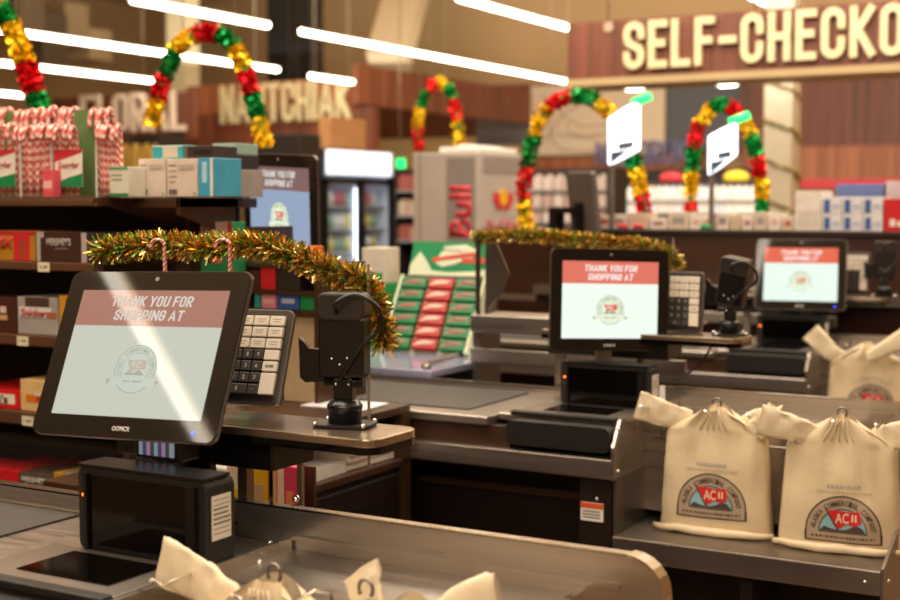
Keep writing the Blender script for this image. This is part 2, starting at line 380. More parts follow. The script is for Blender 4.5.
# ceiling strip lights: all at one height, running into the depth
ZL = 3.3
def striplight(pa, pb, label, ya=None, yb=None, w=.058):
    a = at(*pa, Z=ZL); b = at(*pb, Z=ZL)
    x = (a.x+b.x)/2
    y0, y1 = (ya if ya is not None else a.y), (yb if yb is not None else b.y)
    t = thing('strip_light', label, 'light', (x, (y0+y1)/2, ZL), group='ceiling strip lights')
    Lh = (y1-y0)/2
    obj('diffuser', MB().tube([(0, -Lh, 0), (0, Lh, 0)], w/2, 10), STRIP, t)
    obj('housing', MB().box(-w*.38, w*.38, -Lh, Lh, w*.36, w*.62), plain('#d8cdb8', .4), t)
    h = MB()
    for k in (-.8, .8): h.cyl((0, Lh*k, w*.6), (0, Lh*k, 6.0-ZL), .006, seg=6)
    obj('suspension_wire', h, plain('#9a8a70', .5), t)
    return t
striplight((130, 0), (270, 25), 'long glowing strip light ending at the dark column, topmost left', w=.066)
striplight((0, 28), (271, 70), 'long glowing strip light behind the central left foil arch', w=.066)
striplight((-20, 59), (152, 82), 'third glowing strip light down at the left', w=.066)
striplight((-20, 90), (26, 97), 'short end of lowest strip light at left edge', w=.066)
striplight((295, 32), (575, 82), 'long glowing strip light running down to the wooden checkout sign')
striplight((311, 76), (352, 82), 'short glowing strip light just right of the dark column', w=.066)
striplight((450, -1), (586, 30), 'glowing strip light ending at top left corner of checkout sign')
striplight((752, -4), (772, 6), 'strip light tip above the checkout sign')
# the strips over the registers and behind the photographer that the screens mirror
for x_, y_0, y_1, lab in ((-3.9, -4.5, 3.6, 'long strip light above the register aisle mirrored in the nearest monitor'), (-1.2, -4.5, 1.6, 'strip light over the nearest lane behind the photographer')):
    t = thing('strip_light', lab, 'light', (x_, (y_0+y_1)/2, ZL), group='ceiling strip lights'); Lh = (y_1-y_0)/2
    obj('diffuser', MB().tube([(0, -Lh, 0), (0, Lh, 0)], .032, 10), STRIP, t)
    obj('housing', MB().box(-.045, .045, -Lh, Lh, .04, .07), plain('#d8cdb8', .4), t)
    obj('suspension_wire', MB().cyl((0, 0, .06), (0, 0, 6.0-ZL), .006, seg=6), plain('#9a8a70', .5), t)
# ---------------------------------------------------------------- self-checkout sign
SY = 8.2
a = at(568, 24, Y=SY); b = at(568, 80, Y=SY)
X0 = a.x; ZT, ZB = a.z, b.z; X1 = at(985, 40, Y=SY).x
t = thing('checkout_sign', 'wooden hanging sign with cream letters reading SELF-CHECKOUT', 'sign', (X0, SY, ZB))
obj('sign_board', MB().box(0, X1-X0, 0, .45, 0, ZT-ZB), SIGNW, t)
obj('sign_base', MB().box(-.005, X1-X0, -.012, .46, -.045, 0), mat('sign_base_paint', '#a88f66', .5), t)
h = MB()
for fx in (.2, 1.2, 2.4): h.cyl((fx, .2, ZT-ZB), (fx, .2, 6.0-ZB), .008, seg=6)
obj('suspension_wire', h, plain('#9a8a70', .5), t)
pn = MB()
for i in range(1, 9): pn.box(i*.33-.003, i*.33+.003, -.002, 0, 0, ZT-ZB)
obj('panel_joint', pn, plain('#3a1c12', .6), t)
la = at(626, 23, Y=SY); lb = at(626, 70, Y=SY); lc = at(969, 0, Y=SY)
capitals('SELF-CHECKOUT', lc.x-la.x, la.z-lb.z, GOLDL, t, ((la.x+lc.x)/2-X0, -.012, (la.z+lb.z)/2-ZB), .03, stroke=.18, gap=.13)
obj('roundel', MB().cyl((0, 0, 0), (0, -.012, 0), .035, seg=20), plain('#a89078', .4), t, loc=(at(609, 27, Y=SY).x-X0, 0, at(609, 27, Y=SY).z-ZB))
# small lights below the sign
for (px, py, w_, lab) in ((728, 73, .14, 'small oval lamp glowing under the checkout sign'), (635, 76, .14, 'thin cool lamp under left end of checkout sign')):
    p = at(px, py, Y=SY+.3)
    t = thing('downlight', lab, 'light', (p.x, p.y, ZB-.045))
    obj('lamp_body', MB().box(-w_*.5, w_*.5, -.05, .05, -.012, 0), WHITE, t)
    obj('lamp_lens', MB().sph((0, 0, -.012), w_*.5, 16, sc=(1, .45, .12)), STRIP, t)

# ---------------------------------------------------------------- tinsel and foil arches
def tinsel_mesh(path, r, n, seed, ln=.022, wd=.0024):
    rnd = random.Random(seed); mb = MB(); path = [Vector(p) for p in path]
    seg = [(path[i+1]-path[i]).length for i in range(len(path)-1)]; tot = sum(seg)
    for k in range(n):
        s = rnd.random()*tot; i = 0
        while i < len(seg)-1 and s > seg[i]: s -= seg[i]; i += 1
        T = (path[i+1]-path[i]).normalized(); p = path[i].lerp(path[i+1], min(1, s/seg[i]))
        d = Vector((rnd.gauss(0, 1), rnd.gauss(0, 1), rnd.gauss(0, 1))); d -= T*d.dot(T)*.7; d.normalize()
        L = r*(.5+.6*rnd.random()); q = p+d*L
        w = d.cross(Vector((rnd.gauss(0, 1), rnd.gauss(0, 1), rnd.gauss(0, 1)))).normalized()*wd
        bend = T*rnd.uniform(-.4, .4)*L
        ci = rnd.choices((0, 1, 2, 3), (5, 4.2, 1.8, 2.6))[0]
        mid = p.lerp(q, .55)+bend*.3
        mb.quad(p-w*.6, p+w*.6, mid+w, mid-w, ci); mb.quad(mid-w, mid+w, q+bend+w*.5, q+bend-w*.5, ci)
    return mb
def garland(path, r, n, seed, label, group=None):
    o = Vector(path[0]); pts = [Vector(p)-o for p in path]
    mb = tinsel_mesh(pts, r, n, seed); t = thing('tinsel_garland', label, 'garland', o, group=group)
    obj('tinsel', mb, TIN, t)
    obj('core_wire', MB().tube(pts, .003, 5), TIN[1], t)
    return t
def smooth_path(P, n=60):
    out = []; P = [Vector(p) for p in P]; Q = [P[0]]+P+[P[-1]]
    for i in range(len(P)-1):
        p0, p1, p2, p3 = Q[i:i+4]
        k = max(3, n//(len(P)-1))
        for j in range(k):
            u = j/k
            out.append(.5*((2*p1)+(p2-p0)*u+(2*p0-5*p1+4*p2-p3)*u*u+(3*p1-p0-3*p2+p3)*u**3))
    out.append(P[-1]); return out
def foil_arch(pix, plane, r, cols, label, seed, hang=None, foot=None):
    rnd = random.Random(seed)
    pts = smooth_path([at(px, py, **plane) for px, py in pix], 90)
    t = thing('foil_arch', label, 'decoration', pts[0], group='foil arches over the lanes'); o = pts[0]
    n = len(pts)-1; ns = len(cols)
    for k, c in enumerate(cols):
        i0, i1 = int(n*k/ns), int(n*(k+1)/ns)
        sub = pts[i0:i1+1]; mb = MB()
        for q in range(150):
            u = rnd.random()*(len(sub)-1); i = min(int(u), len(sub)-2); p = sub[i].lerp(sub[i+1], u-i)-o
            T = (sub[i+1]-sub[i]).normalized()
            d = Vector((rnd.gauss(0, 1), rnd.gauss(0, 1), rnd.gauss(0, 1))); d -= T*d.dot(T); d.normalize()
            cpt = p+d*r*(.55+.45*rnd.random())
            a1 = Vector((rnd.gauss(0, 1), rnd.gauss(0, 1), rnd.gauss(0, 1))).normalized()
            a2 = a1.cross(Vector((rnd.gauss(0, 1), rnd.gauss(0, 1), rnd.gauss(0, 1)))).normalized()
            w = r*.38
            mb.quad(cpt-a1*w-a2*w*.6, cpt+a1*w-a2*w*.6, cpt+a1*w+a2*w*.6+d*w*.3, cpt-a1*w+a2*w*.6+d*w*.3)
        obj('foil_tuft', mb, FOIL[c], t)
    obj('frame_wire', MB().tube([p-o for p in pts], r*.35, 7), FOIL['g'], t)
    if hang:
        h = MB()
        for i in hang:
            q = pts[int(n*i)]-o; h.cyl(q, (q.x, q.y, 6.0-o.z), .0025, seg=5)
        obj('hanging_line', h, plain('#b8a888', .5), t)
    return t
foil_arch([(-95, 112), (-88, 60), (-62, 18), (-28, -6), (0, 8), (14, 34), (25, 62), (33, 86), (41, 108)], dict(d=5.2), .036, 'gyrgyrgyyrrg', 'foil arch of red gold and green cut off by left edge', 1, hang=(.3, .65))
foil_arch([(152, 126), (158, 98), (167, 72), (181, 44), (205, 32), (228, 40), (242, 62), (250, 88), (257, 115), (265, 146)], dict(d=5.6), .033, 'yrgyrgyrgy', 'hanging red gold green foil arch in front of the florist signs', 2, hang=(.35, .6))
foil_arch([(419, 150), (418, 120), (425, 95), (437, 83), (449, 90), (456, 112), (461, 149)], dict(d=10), .038, 'rygrygry', 'smallest foil arch hanging above the grey drinks fridge', 3, hang=(.4, .6))
YW = 6.20
foil_arch([(526, 230), (524, 190), (530, 152), (545, 112), (572, 96), (601, 104), (622, 130), (633, 160), (641, 190), (646, 230)], dict(Y=YW), .036, 'yrgyrgyrgyr', 'large foil arch standing behind second register monitor', 4)
foil_arch([(692, 229), (691, 190), (693, 155), (700, 124), (718, 105), (738, 113), (751, 136), (758, 165), (762, 192), (761, 229)], dict(Y=6.28), .031, 'rygrygrygryg', 'right foil arch standing in front of tinsel wound column', 5)
# spiral tinsel on the cream column
cw = cb.x-ca.x; sp = []
for i in range(90):
    u = i/89; z = 1.35+u*1.25; a_ = -u*2*math.pi*4.4
    x = math.cos(a_); y = math.sin(a_); k = 1/max(abs(x), abs(y))
    sp.append((ca.x+cw/2+x*k*(cw/2+.006), 9.7+y*k*.108, z))
garland(sp, .026, 3800, 11, 'thin tinsel spiralling around the cream column')

# ---------------------------------------------------------------- register furniture
def rod(p0, p1, r, **k): return MB().cyl(p0, p1, r, **k)
def make_counter(vr, labels, sx=-2.15):
    """one lane; vr = Y of the customer side rail. Local x = world X, local y = 0 at the rail"""
    t = thing('checkout_counter', labels[0], 'counter', (0, vr, 0))
    XL = -4.6 if vr < 2 else -3.25
    g = .62
    # dark carcass: recess under the cashier front
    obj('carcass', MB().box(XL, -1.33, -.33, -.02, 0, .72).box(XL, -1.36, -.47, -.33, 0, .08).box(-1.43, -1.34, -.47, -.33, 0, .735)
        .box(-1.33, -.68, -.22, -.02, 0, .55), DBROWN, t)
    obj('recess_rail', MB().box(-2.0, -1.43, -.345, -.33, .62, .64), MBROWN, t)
    obj('end_panel', MB().box(-1.34, -1.332, -.47, -.02, .30, .72), STEEL_D, t, loc=(.005, 0, 0))
    # tops
    obj('countertop', MB().box(XL, -1.70, -.48, -.012, .825, .850), STEEL, t, bev=.004)
    obj('scanner_deck', MB().box(-1.70, -1.335, -.42, -.012, .835, .855), STEEL, t, bev=.004)
    obj('counter_apron', MB().box(XL, -1.64, -.462, -.02, .765, .825), MBROWN, t)
    obj('front_trim', MB().box(XL, -1.332, -.487, -.43, .715, .768), STEEL, t, bev=.004)
    obj('side_cheek', MB().prism([(-.487, .715), (-.487, .80), (-.44, .866), (-.012, .866), (-.012, .715)], -1.336, -1.328, ax='x'), STEEL, t)
    obj('belly_pad', MB().rbox(.30, .065, .05, .02, M=Matrix.Translation((-1.49, -.485, .815))), BLACKM, t)
    obj('conveyor_belt', MB().box(XL, -1.80, -.40, -.025, .850, .854), RUBBER, t)
    # rail on the customer side, with rounded far end
    zr = .912 if vr < 2 else .897
    rl = MB(); pts = [(XL, .0), (XL, zr-.030), (-1.62, zr-.028), (-1.59, zr), (-.73, zr)]
    for i in range(7):
        a_ = R(90-90*i/6); pts.append((-.73+.055*math.cos(a_), zr-.055+.055*math.sin(a_)))
    pts += [(-.685, .3), (-.685, 0)]
    rl.prism(pts, -.006, 0)
    rl.box(-1.33, -.74, -.012, -.006, .862, .87)
    obj('rail', rl, STEEL, t)
    cap = MB()
    cap.box(-1.59, -.73, -.006, .012, zr-.001, zr+.003); cap.box(XL, -1.60, -.006, .012, zr-.031, zr-.026)
    cp = [(-.73, zr+.003)]+[(-.73+.058*math.cos(R(90-90*i/6)), zr-.055+.058*math.sin(R(90-90*i/6))) for i in range(7)]+[(-.672, .2), (-.675, .2)]+[(-.73+.055*math.cos(R(90*i/6)), zr-.055+.055*math.sin(R(90*i/6))) for i in range(7)]
    cap.prism(cp, -.010, .022)
    obj('rail_cap', cap, mat('polished_steel', '#cfc4b6', .22, 1), t)
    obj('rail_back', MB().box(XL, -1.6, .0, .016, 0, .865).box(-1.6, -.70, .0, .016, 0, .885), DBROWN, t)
    # bagging deck and shelf
    obj('bagging_deck', MB().box(-1.335, -.81, -.27, -.006, .832, .845).box(-1.335, -.81, -.275, -.268, .60, .845), STEEL, t, bev=.002)
    obj('deck_edge', MB().box(-.812, -.80, -.27, -.006, .80, .850), CHROME, t)
    obj('bagging_shelf', MB().box(-1.325, -.655, -.50, -.02, .555, .575).box(-1.325, -.655, -.503, -.49, .515, .575), STEEL_D, t, bev=.004)
    obj('shelf_support', MB().box(-1.325, -.68, -.20, -.18, 0, .555).box(-1.0, -.97, -.46, -.2, 0, .51), DBROWN, t)
    obj('shelf_end_panel', MB().prism([(-.50, .50), (-.50, .58), (-.30, .66), (-.02, .66), (-.02, .40), (-.4, .42)], -.655, -.648, ax='x'), STEEL_D, t)
    for p in ((-1.327, -.46, .845), (-1.327, -.46, .735), (-1.327, -.1, .845), (-.69, -.503, .545), (-.648, -.45, .54), (-1.38, -.472, .66), (-1.36, -.03, .857), (-.695, -.009, .82), (-.715, -.009, .80)):
        obj('bolt', MB().sph((0, 0, 0), .005, 8), CHROME, t, loc=p)
    if vr > 3:
        wl = obj('warning_label', MB().box(-1.425, -1.362, -.474, -.47, .60, .648), WHITE, t)
        obj('label_band', MB().box(-1.425, -1.362, -.4755, -.474, .634, .648), plain('#d8552a', .5), wl)
        for zz_ in (.624, .616, .608): obj('label_print', MB().box(-1.420, -1.370, -.4748, -.474, zz_, zz_+.003), DARKINK, wl)
    # customer shelf with posts
    sh = thing('customer_shelf', labels[1], 'shelf', (0, vr, 0))
    pl = MB(); pts = [(sx, -.043), (sx, .105)]
    pts += [(-1.175+.03*math.cos(R(90-90*i/5)), .075+.03*math.sin(R(90-90*i/5))) for i in range(6)]
    pts += [(-1.175+.03*math.cos(R(-90*i/5)), -.013+.03*math.sin(R(-90*i/5))) for i in range(6)]
    pl.prism(pts, 1.036, 1.050, ax='z')
    obj('shelf_top', pl, mat('worn_shelf_top', '#a89682', .22, .85, var=.25, vscale=9), sh, bev=.002)
    ed = MB(); ed.prism([(x*1.0, y) for x, y in pts], 1.024, 1.036, ax='z'); obj('shelf_edge', ed, BLACKG, sh)
    obj('under_box', MB().box(sx+.01, -1.36, -.02, .10, .975, 1.024), BLACK, sh, bev=.004)
    if vr > 2:
        obj('front_lip', MB().box(-2.15, -1.50, .24, .252, 1.0, 1.058), STEEL, sh, bev=.003)
        obj('rear_shelf', MB().box(-2.15, -1.40, .252, .44, 1.045, 1.055), STEEL, sh)
        obj('lower_lip', MB().box(-2.15, -1.40, .24, .252, .898, .948), STEEL, sh, bev=.003)
        obj('rear_post', MB().box(-2.15, -2.12, .26, .40, 0, 1.045), STEEL_D, sh)
    obj('shelf_post', MB().box(-1.475, -1.455, .03, .05, .0, 1.024).box(sx+.01, sx+.04, .03, .05, 0, 1.024), STEEL_D, sh)
    for x in (-1.62, -1.47, -1.44): obj('shelf_screw', MB().sph((0, 0, 0), .003, 8), CHROME, sh, loc=(x, -.012, 1.0))
    return t
def make_screen(vr, label, x0, x1, dy=.112, zl=-.08):
    t = thing('acrylic_screen', label, 'screen', (0, vr+dy, 1.05))
    obj('pane', MB().box(x0, x1, 0, .006, zl, .27), ACR, t)
    obj('edge_strip', MB().box(x0-.012, x0, -.003, .010, zl, .27), plain('#3a2c24', .3), t)
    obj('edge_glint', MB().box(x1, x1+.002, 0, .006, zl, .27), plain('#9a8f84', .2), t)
    return t
V1, V2, V3 = 1.80, 3.65, 5.50
make_counter(V1, ('nearest steel checkout counter with raised rail running to bottom right', 'brown topped customer shelf holding the nearest card reader'), -1.72)
make_counter(V2, ('second checkout counter with open dark recess and white bags', 'customer shelf behind second register monitor'), -1.75)
make_counter(V3, ('third checkout counter farthest from the camera', 'customer shelf beside the farthest register monitor'), -1.75)
make_screen(V1, 'clear acrylic screen under nearest tinsel garland', at(100, 300, Y=V1+.112).x, at(367, 300, Y=V1+.112).x)
make_screen(V2, 'clear acrylic screen left of second register monitor', at(479, 300, Y=V2+.27).x, at(672, 300, Y=V2+.27).x, .27, .006)

# long chrome cable tie points and acrylic pane between rail and shelf of the nearest lane
t = thing('rail_guard', 'clear acrylic guard standing on nearest rail beneath customer shelf', 'screen', (0, V1+.024, .905))
obj('pane', MB().box(-2.1, -1.40, 0, .005, 0, .075), ACR, t)
obj('corner_strip', MB().box(-1.40, -1.392, -.002, .008, 0, .119), CHROME, t)
for p in ((-1.345, .0, .018), (-1.56, -.03, .018)): obj('standoff', MB().sph((0, 0, 0), .007, 10), CHROME, t, loc=p)

# scanner: flat platter and upright tower
def make_scanner(vr, label, lab_w=True):
    t = thing('barcode_scanner', label, 'scanner', (-1.485, vr-.22, .857))
    # local: front at y=0, x 0 at middle
    obj('platter', MB().box(-.17, .135, -.185, -.005, 0, .006), STEEL_D, t, bev=.002)
    obj('platter_glass', MB().box(-.10, .09, -.15, -.03, .006, .008), BLACKG, t)
    obj('platter_lip', MB().box(-.17, .135, -.212, -.186, -.004, .010), BLACKM, t, bev=.003)
    bd = MB(); bd.rbox(.272, .142, .068, .018, M=Matrix.Translation((.016, 0, .071)))
    tw = obj('tower', bd, BLACKM, t, bev=.004)
    fr = MB().rbox(.205, .118, .004, .006, M=Matrix.Translation((.012, -.004, .068)))
    obj('window', fr, BLACKG, tw)
    obj('window_frame', MB().box(-.098, -.091, -.010, 0, .004, .13).box(.116, .134, -.010, 0, .004, .13).box(-.116, .148, -.004, .060, .140, .1445), BLACK, tw)
    obj('status_lamp', MB().sph((-.105, -.001, .093), .004, 8, sc=(1.3, .5, .8)), mat('amber_lamp', '#ff7a1a', .4, emit='#ff6a10', es=3), tw)
    obj('button', MB().cyl((-.105, 0, .073), (-.105, -.002, .073), .0045, seg=12), plain('#3c3733', .4), tw)
    sl = obj('paper_label', MB().box(.1515, .1525, .010, .056, .045, .115), WHITE, tw)
    lt = MB()
    rnd = random.Random(3)
    for i in range(8):
        z = .107-i*.0075; hgt = .0028 if 2 <= i <= 5 else .0012
        y = .014
        while y < .050:
            wd = rnd.uniform(.003, .008); lt.box(.1525, .1528, y, min(.053, y+wd), z, z+hgt); y += wd+.0015
    obj('print', lt, DARKINK, sl)
    return t
make_scanner(V1, 'black upright barcode scanner below the nearest monitor')
for v_, l_ in ((V2, 'black upright barcode scanner under the second monitor'), (V3, 'black upright barcode scanner under the farthest monitor')):
    make_scanner(v_, l_).scale = (1, 1, .86)

# monitors
def logo_badge(parent, x, z, s, m_ring, m_in, m_flag, y=-.0012, faint=False, oval=1.0):
    """round shop badge: ring, pale disc, flag, ribbon (all in XZ facing -Y)"""
    b = MB(); n = 40
    def ring(r0, r1, yy, mi):
        for k in range(n):
            a0, a1 = 2*math.pi*k/n, 2*math.pi*(k+1)/n
            b.quad(*[(x+s*r*math.cos(a_)*oval, yy, z+s*r*math.sin(a_)) for r, a_ in ((r0, a0), (r1, a0), (r1, a1), (r0, a1))], mi)
    ring(.0, .98, y, 1); ring(.96, 1.0, y-.0002, 0); ring(.66, .69, y-.0002, 0)
    b.prism([(x-.5*s, z-.25*s), (x-.3*s, z-.05*s), (x-.1*s, z-.18*s), (x+.2*s, z-.02*s), (x+.5*s, z-.25*s)], y-.0004, y-.0002, 0)
    b.prism([(x-1.25*s, z-.62*s), (x-1.1*s, z-.35*s), (x+1.1*s, z-.35*s), (x+1.25*s, z-.62*s), (x+.9*s, z-.68*s), (x-.9*s, z-.68*s)], y-.0005, y-.0002, 1)
    for xx in (-1.17, 1.17): b.prism([(x+(xx-.08)*s, z-.66*s), (x+(xx-.08)*s, z-.4*s), (x+(xx+.08)*s, z-.5*s)], y-.0008, y-.0005, 0)
    b.prism([(x-.45*s, z+.38*s), (x-.1*s, z+.34*s), (x+.15*s, z+.4*s), (x+.5*s, z+.36*s), (x+.48*s, z-.02*s), (x+.1*s, z-.02*s), (x-.1*s, z-.06*s), (x-.18*s, z-.25*s)], y-.0008, y-.0004, 2)
    o = obj('shop_badge', b, [m_ring, m_in, m_flag], parent)
    text('AC', .5*s, .25*s, m_in, o, (x-.02*s, y-.0009, z+.18*s), ext=.0002, bold=.02)
    # words round the ring
    for i, ch in enumerate('ALASKA COMMERCIAL COMPANY'):
        if ch == ' ': continue
        a_ = R(200-220*i/24); 
        text(ch, .10*s, .15*s, m_ring, o, (x+.82*s*math.cos(a_)*oval, y-.0008, z+.82*s*math.sin(a_)), rot=(0, R(90)-a_, 0), ext=.0002)
    b3 = MB(); b3.box(x-.45*s, x-.1*s, y-.0011, y-.0009, z-.54*s, z-.48*s).box(x-.02*s, x+.45*s, y-.0011, y-.0009, z-.54*s, z-.48*s); obj('ribbon_print', b3, m_ring, o)
    return o
def make_monitor(label, c, yaw, tilt, w=.357, h=.287, hdr='#c4695a', bod='#d9eee4', es=.8, led=True, neck=STEEL_D, roll=0, brand=True, faint=False, bez=None):
    t = thing('register_monitor', label, 'monitor', c, yaw)
    hd = thing('x', '', ''); del hd['label'], hd['category']
    bpy.data.objects.remove(hd)
    M = Matrix.Rotation(-tilt, 4, 'X')
    rx = (-tilt, roll, 0)
    case = obj('casing', MB().rbox(w, h, .012, .016, y0=.003), BLACKM, t, rot=rx, bev=.003)
    obj('edge_band', MB().rbox(w+.004, h+.004, .006, .018, y0=.004), mat('bezel_edge', '#7a7068', .35, .8), case)
    obj('bezel', MB().rbox(w, h, .003, .016, y0=0), bez or mat('bezel_glass', '#1d1815', .04), case)
    sw, sh = w*.82, h*.765; zc = 0
    hh = sh*.29
    sm = mat('screen_body_'+bod.lstrip('#')+str(es), '#060606', .03, emit=bod, es=es)
    hm = mat('screen_head_'+hdr.lstrip('#')+str(es), '#060606', .03, emit=hdr, es=es)
    tm = mat('screen_text_'+bod.lstrip('#')+str(es), '#101010', .3, emit='#f2efe8' if not faint else '#dcd6cc', es=es)
    s_ = obj('screen', MB().box(-sw/2, sw/2, -.0008, 0, zc-sh/2, zc+sh/2-hh), sm, case)
    obj('screen_header', MB().box(-sw/2, sw/2, -.0008, 0, zc+sh/2-hh, zc+sh/2), hm, s_)
    capitals('THANK YOU FOR', sw*.55, hh*.29, tm, s_, (0, -.001, zc+sh/2-hh*.31), .0004, stroke=.17, gap=.12, shear=.15, single=True)
    capitals('SHOPPING AT', sw*.47, hh*.29, tm, s_, (0, -.001, zc+sh/2-hh*.70), .0004, stroke=.17, gap=.12, shear=.15, single=True)
    if faint:
        ri, rn, rf = ('#a3aa98', '#c6d0c2', '#c4b0a2')
    else: ri, rn, rf = ('#8a9a78', '#dfe8d0', '#d8604c')
    logo_badge(case, 0, zc-hh*.45, sh*.19, mat('badge_ring'+ri, '#101010', .2, emit=ri, es=es), mat('badge_disc'+rn, '#101010', .2, emit=rn, es=es), mat('badge_flag'+rf, '#101010', .2, emit=rf, es=es))
    obj('webcam', MB().cyl((0, 0, h/2-.014), (0, -.002, h/2-.014), .004, seg=12), plain('#8f8780', .3), case)
    if brand:
        nl = text('NCR', .024, .008, plain('#d9d4cc', .4), case, (.008, -.0005, -h/2+.013), ext=.0006) if False else text('ꝏ'.replace('ꝏ', 'OO')+'NCR', .036, .008, plain('#d9d4cc', .4), case, (0, -.0005, -h/2+.014), ext=.0006)
    if led: obj('power_lamp', MB().sph((w*.385, 0, -h/2+.014), .0028, 8), mat('blue_lamp', '#3040ff', .4, emit='#3a4cff', es=4), case)
    # back housing, hinge and neck
    obj('back_housing', MB().rbox(w*.6, h*.55, .04, .02, y0=.015), BLACKM, case, bev=.004)
    return t
def add_neck(t, m_, zlo, dx=0, dy=.05, w=.045):
    """sloping plate from the back of the monitor down to the counter"""
    n = MB(); n.box(-w/2, w/2, -.004, .004, 0, 1); 
    obj('neck', MB().prism([(.035, -.02), (.05, -.02), (dy+.02, zlo), (dy, zlo)], dx-w/2, dx+w/2, ax='x'), m_, t)
    obj('neck_foot', MB().box(dx-.05, dx+.05, dy-.03, dy+.05, zlo-.006, zlo), m_, t)
m1 = make_monitor('large nearest register monitor with pale streak of reflected light', (-1.558, 1.68, 1.174), .076, .43, w=.373, h=.2915, hdr='#b27e6e', bod='#cfd2c2', es=.72, faint=True, roll=-.022)
add_neck(m1, BLACK, -.295, dx=.07, dy=.075, w=.05)
obj('power_brick', MB().box(-.055, .065, .0, .055, -.29, -.19), BLACK, m1, bev=.006)
m2 = make_monitor('second register monitor from left turned towards the camera', (-1.503, 3.545, 1.150), .79, .04, roll=.03, hdr='#d87260', bod='#e8f2e6', es=.88)
add_neck(m2, STEEL_D, -.285, dx=.0, dy=.05)
m3 = make_monitor('small farthest register monitor at right', (-1.455, 5.368, 1.143), .2, .244, w=.35, h=.285, hdr='#e06850', bod='#e4f4e8', es=.86)
add_neck(m3, STEEL_D, -.283, dx=.02, dy=.08)
m4 = make_monitor('dim portrait looking monitor behind left tinsel garland', (-2.470, 3.277, 1.415), -.288, -.057, roll=.05, w=.362, h=.312, hdr='#8a6a66', bod='#9fb0cc', es=.7, led=False, brand=False)
obj('pole', MB().box(-.02, .02, .05, .09, -.546, .1), BLACK, m4)
obj('pole_foot', MB().box(-.07, .07, .0, .12, -.553, -.546), BLACK, m4)

# pole display box, colourful reflections painted as glowing bars, beside the neck of the nearest monitor
p = at(157, 466, Y=1.66)
t = thing('customer_display', 'small black display box with painted violet reflections under nearest monitor', 'display', (p.x, 1.66, 1.0))
obj('housing', MB().box(-.05, .05, .002, .05, 0, .075), BLACK, t, bev=.004)
gs = MB(); rnd = random.Random(5)
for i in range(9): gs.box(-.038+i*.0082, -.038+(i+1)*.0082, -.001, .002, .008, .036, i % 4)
obj('display_window', gs, [mat('painted_reflect_a', '#101010', .15, emit='#8f9aa8', es=.5), mat('painted_reflect_b', '#101010', .15, emit='#4d4a62', es=.5), mat('painted_reflect_c', '#101010', .15, emit='#a580a4', es=.5), mat('painted_reflect_d', '#101010', .15, emit='#3f4a44', es=.5)], t)
obj('stem', MB().box(-.02, .02, .02, .04, -.005, 0), BLACK, t)

# keypads
KEYW = mat('white_key', '#e2d6c6', .45, var=.04); KEYD = mat('dark_key', '#3a332e', .45, var=.08)
def make_keypad(label, c, yaw, tilt, s=1.0, detail=True, roll=0):
    t = thing('register_keypad', label, 'keypad', c, yaw)
    rx = (-tilt, roll, 0); t.scale = (.84, 1, .97)
    w, h = .128*s, .178*s
    b = obj('keypad_body', MB().rbox(w, h, .022*s, .010*s, y0=.002), mat('keypad_body', '#3b342f', .4, var=.1), t, rot=rx, bev=.002)
    obj('edge_band', MB().rbox(w+.003, h+.003, .006, .011*s, y0=.006), mat('keypad_edge', '#8c867e', .35, .5), b)
    kw, kh = .034*s, .0185*s; x0 = -w/2+.012*s; z0 = h/2-.014*s
    caps = [('CASH', 'VOID', 'TOTAL'), ('FOOD', 'COUPON', 'CHECK'), ('CLEAR', 'QTY', 'SIGN ON')]
    for r_ in range(3):
        for c_ in range(3):
            x = x0+c_*.0365*s; z = z0-r_*.0215*s
            k = obj('key', MB().box(x, x+kw, -.006*s, .002, z-kh, z), KEYW, b, bev=.0015*s)
            ln = MB()
            for q, ww in enumerate((.6, .45)): ln.box(x+kw*(.5-ww/2), x+kw*(.5+ww/2), -.0063*s, -.006*s, z-kh*(.40+.25*q), z-kh*(.33+.25*q))
            obj('print', ln, plain('#9a8c80', .5), k)
    dn = [['7', '8', '9'], ['4', '5', '6'], ['1', '2', '3'], ['0', '0', '.']]
    for r_ in range(4):
        z = z0-(3+r_)*.0215*s
        for c_ in range(3):
            if r_ == 3 and c_ == 1: continue
            x = x0+c_*.0245*s; ww = .0225*s if not (r_ == 3 and c_ == 0) else .047*s
            k = obj('key', MB().box(x, x+ww, -.006*s, .002, z-kh, z), KEYD, b, bev=.0015*s)
            if detail: text(dn[r_][c_], .005*s if dn[r_][c_] != '.' else .002, .008*s if dn[r_][c_] != '.' else .002, plain('#b8b0a8', .5), k, (x+ww/2, -.0061*s, z-kh/2), ext=.0003)
        if r_ < 2: obj('key', MB().box(x0+.0735*s, x0+.0735*s+kw, -.006*s, .002, z-kh, z), KEYW, b, bev=.0015*s)
        if r_ == 2: obj('key', MB().box(x0+.0735*s, x0+.0735*s+kw, -.006*s, .002, z-kh*2.15, z), KEYW, b, bev=.0015*s)
        if r_ == 1: text('ENTER', .018*s, .005*s, DARKINK, b, (x0+.0735*s+kw/2, -.0062*s, z-kh/2), ext=.0003)
    gr = MB()
    for q in range(5): gr.box(x0, w/2-.012*s, .0005, .002, -h/2+.006*s+q*.0035*s, -h/2+.0075*s+q*.0035*s)
    obj('grille', gr, BLACKM, b)
    obj('stand', MB().box(-.03, .03, .02, .06, -h/2+.0, -h/2+.02), BLACK, t)
    return t
make_keypad('nearest keypad with white keys beside large monitor', (at(256, 352, Y=1.87).x, 1.87, 1.156), .2, .40, 1.0, roll=.0)
make_keypad('middle keypad with white keys right of second monitor', (at(684, 300, Y=3.72).x, 3.72, 1.140), -.02, .08, 1.0)
pk = at(856, 273, Y=5.60)
make_keypad('far keypad partly behind farthest monitor', tuple(pk), 0, .1, .98, detail=False)

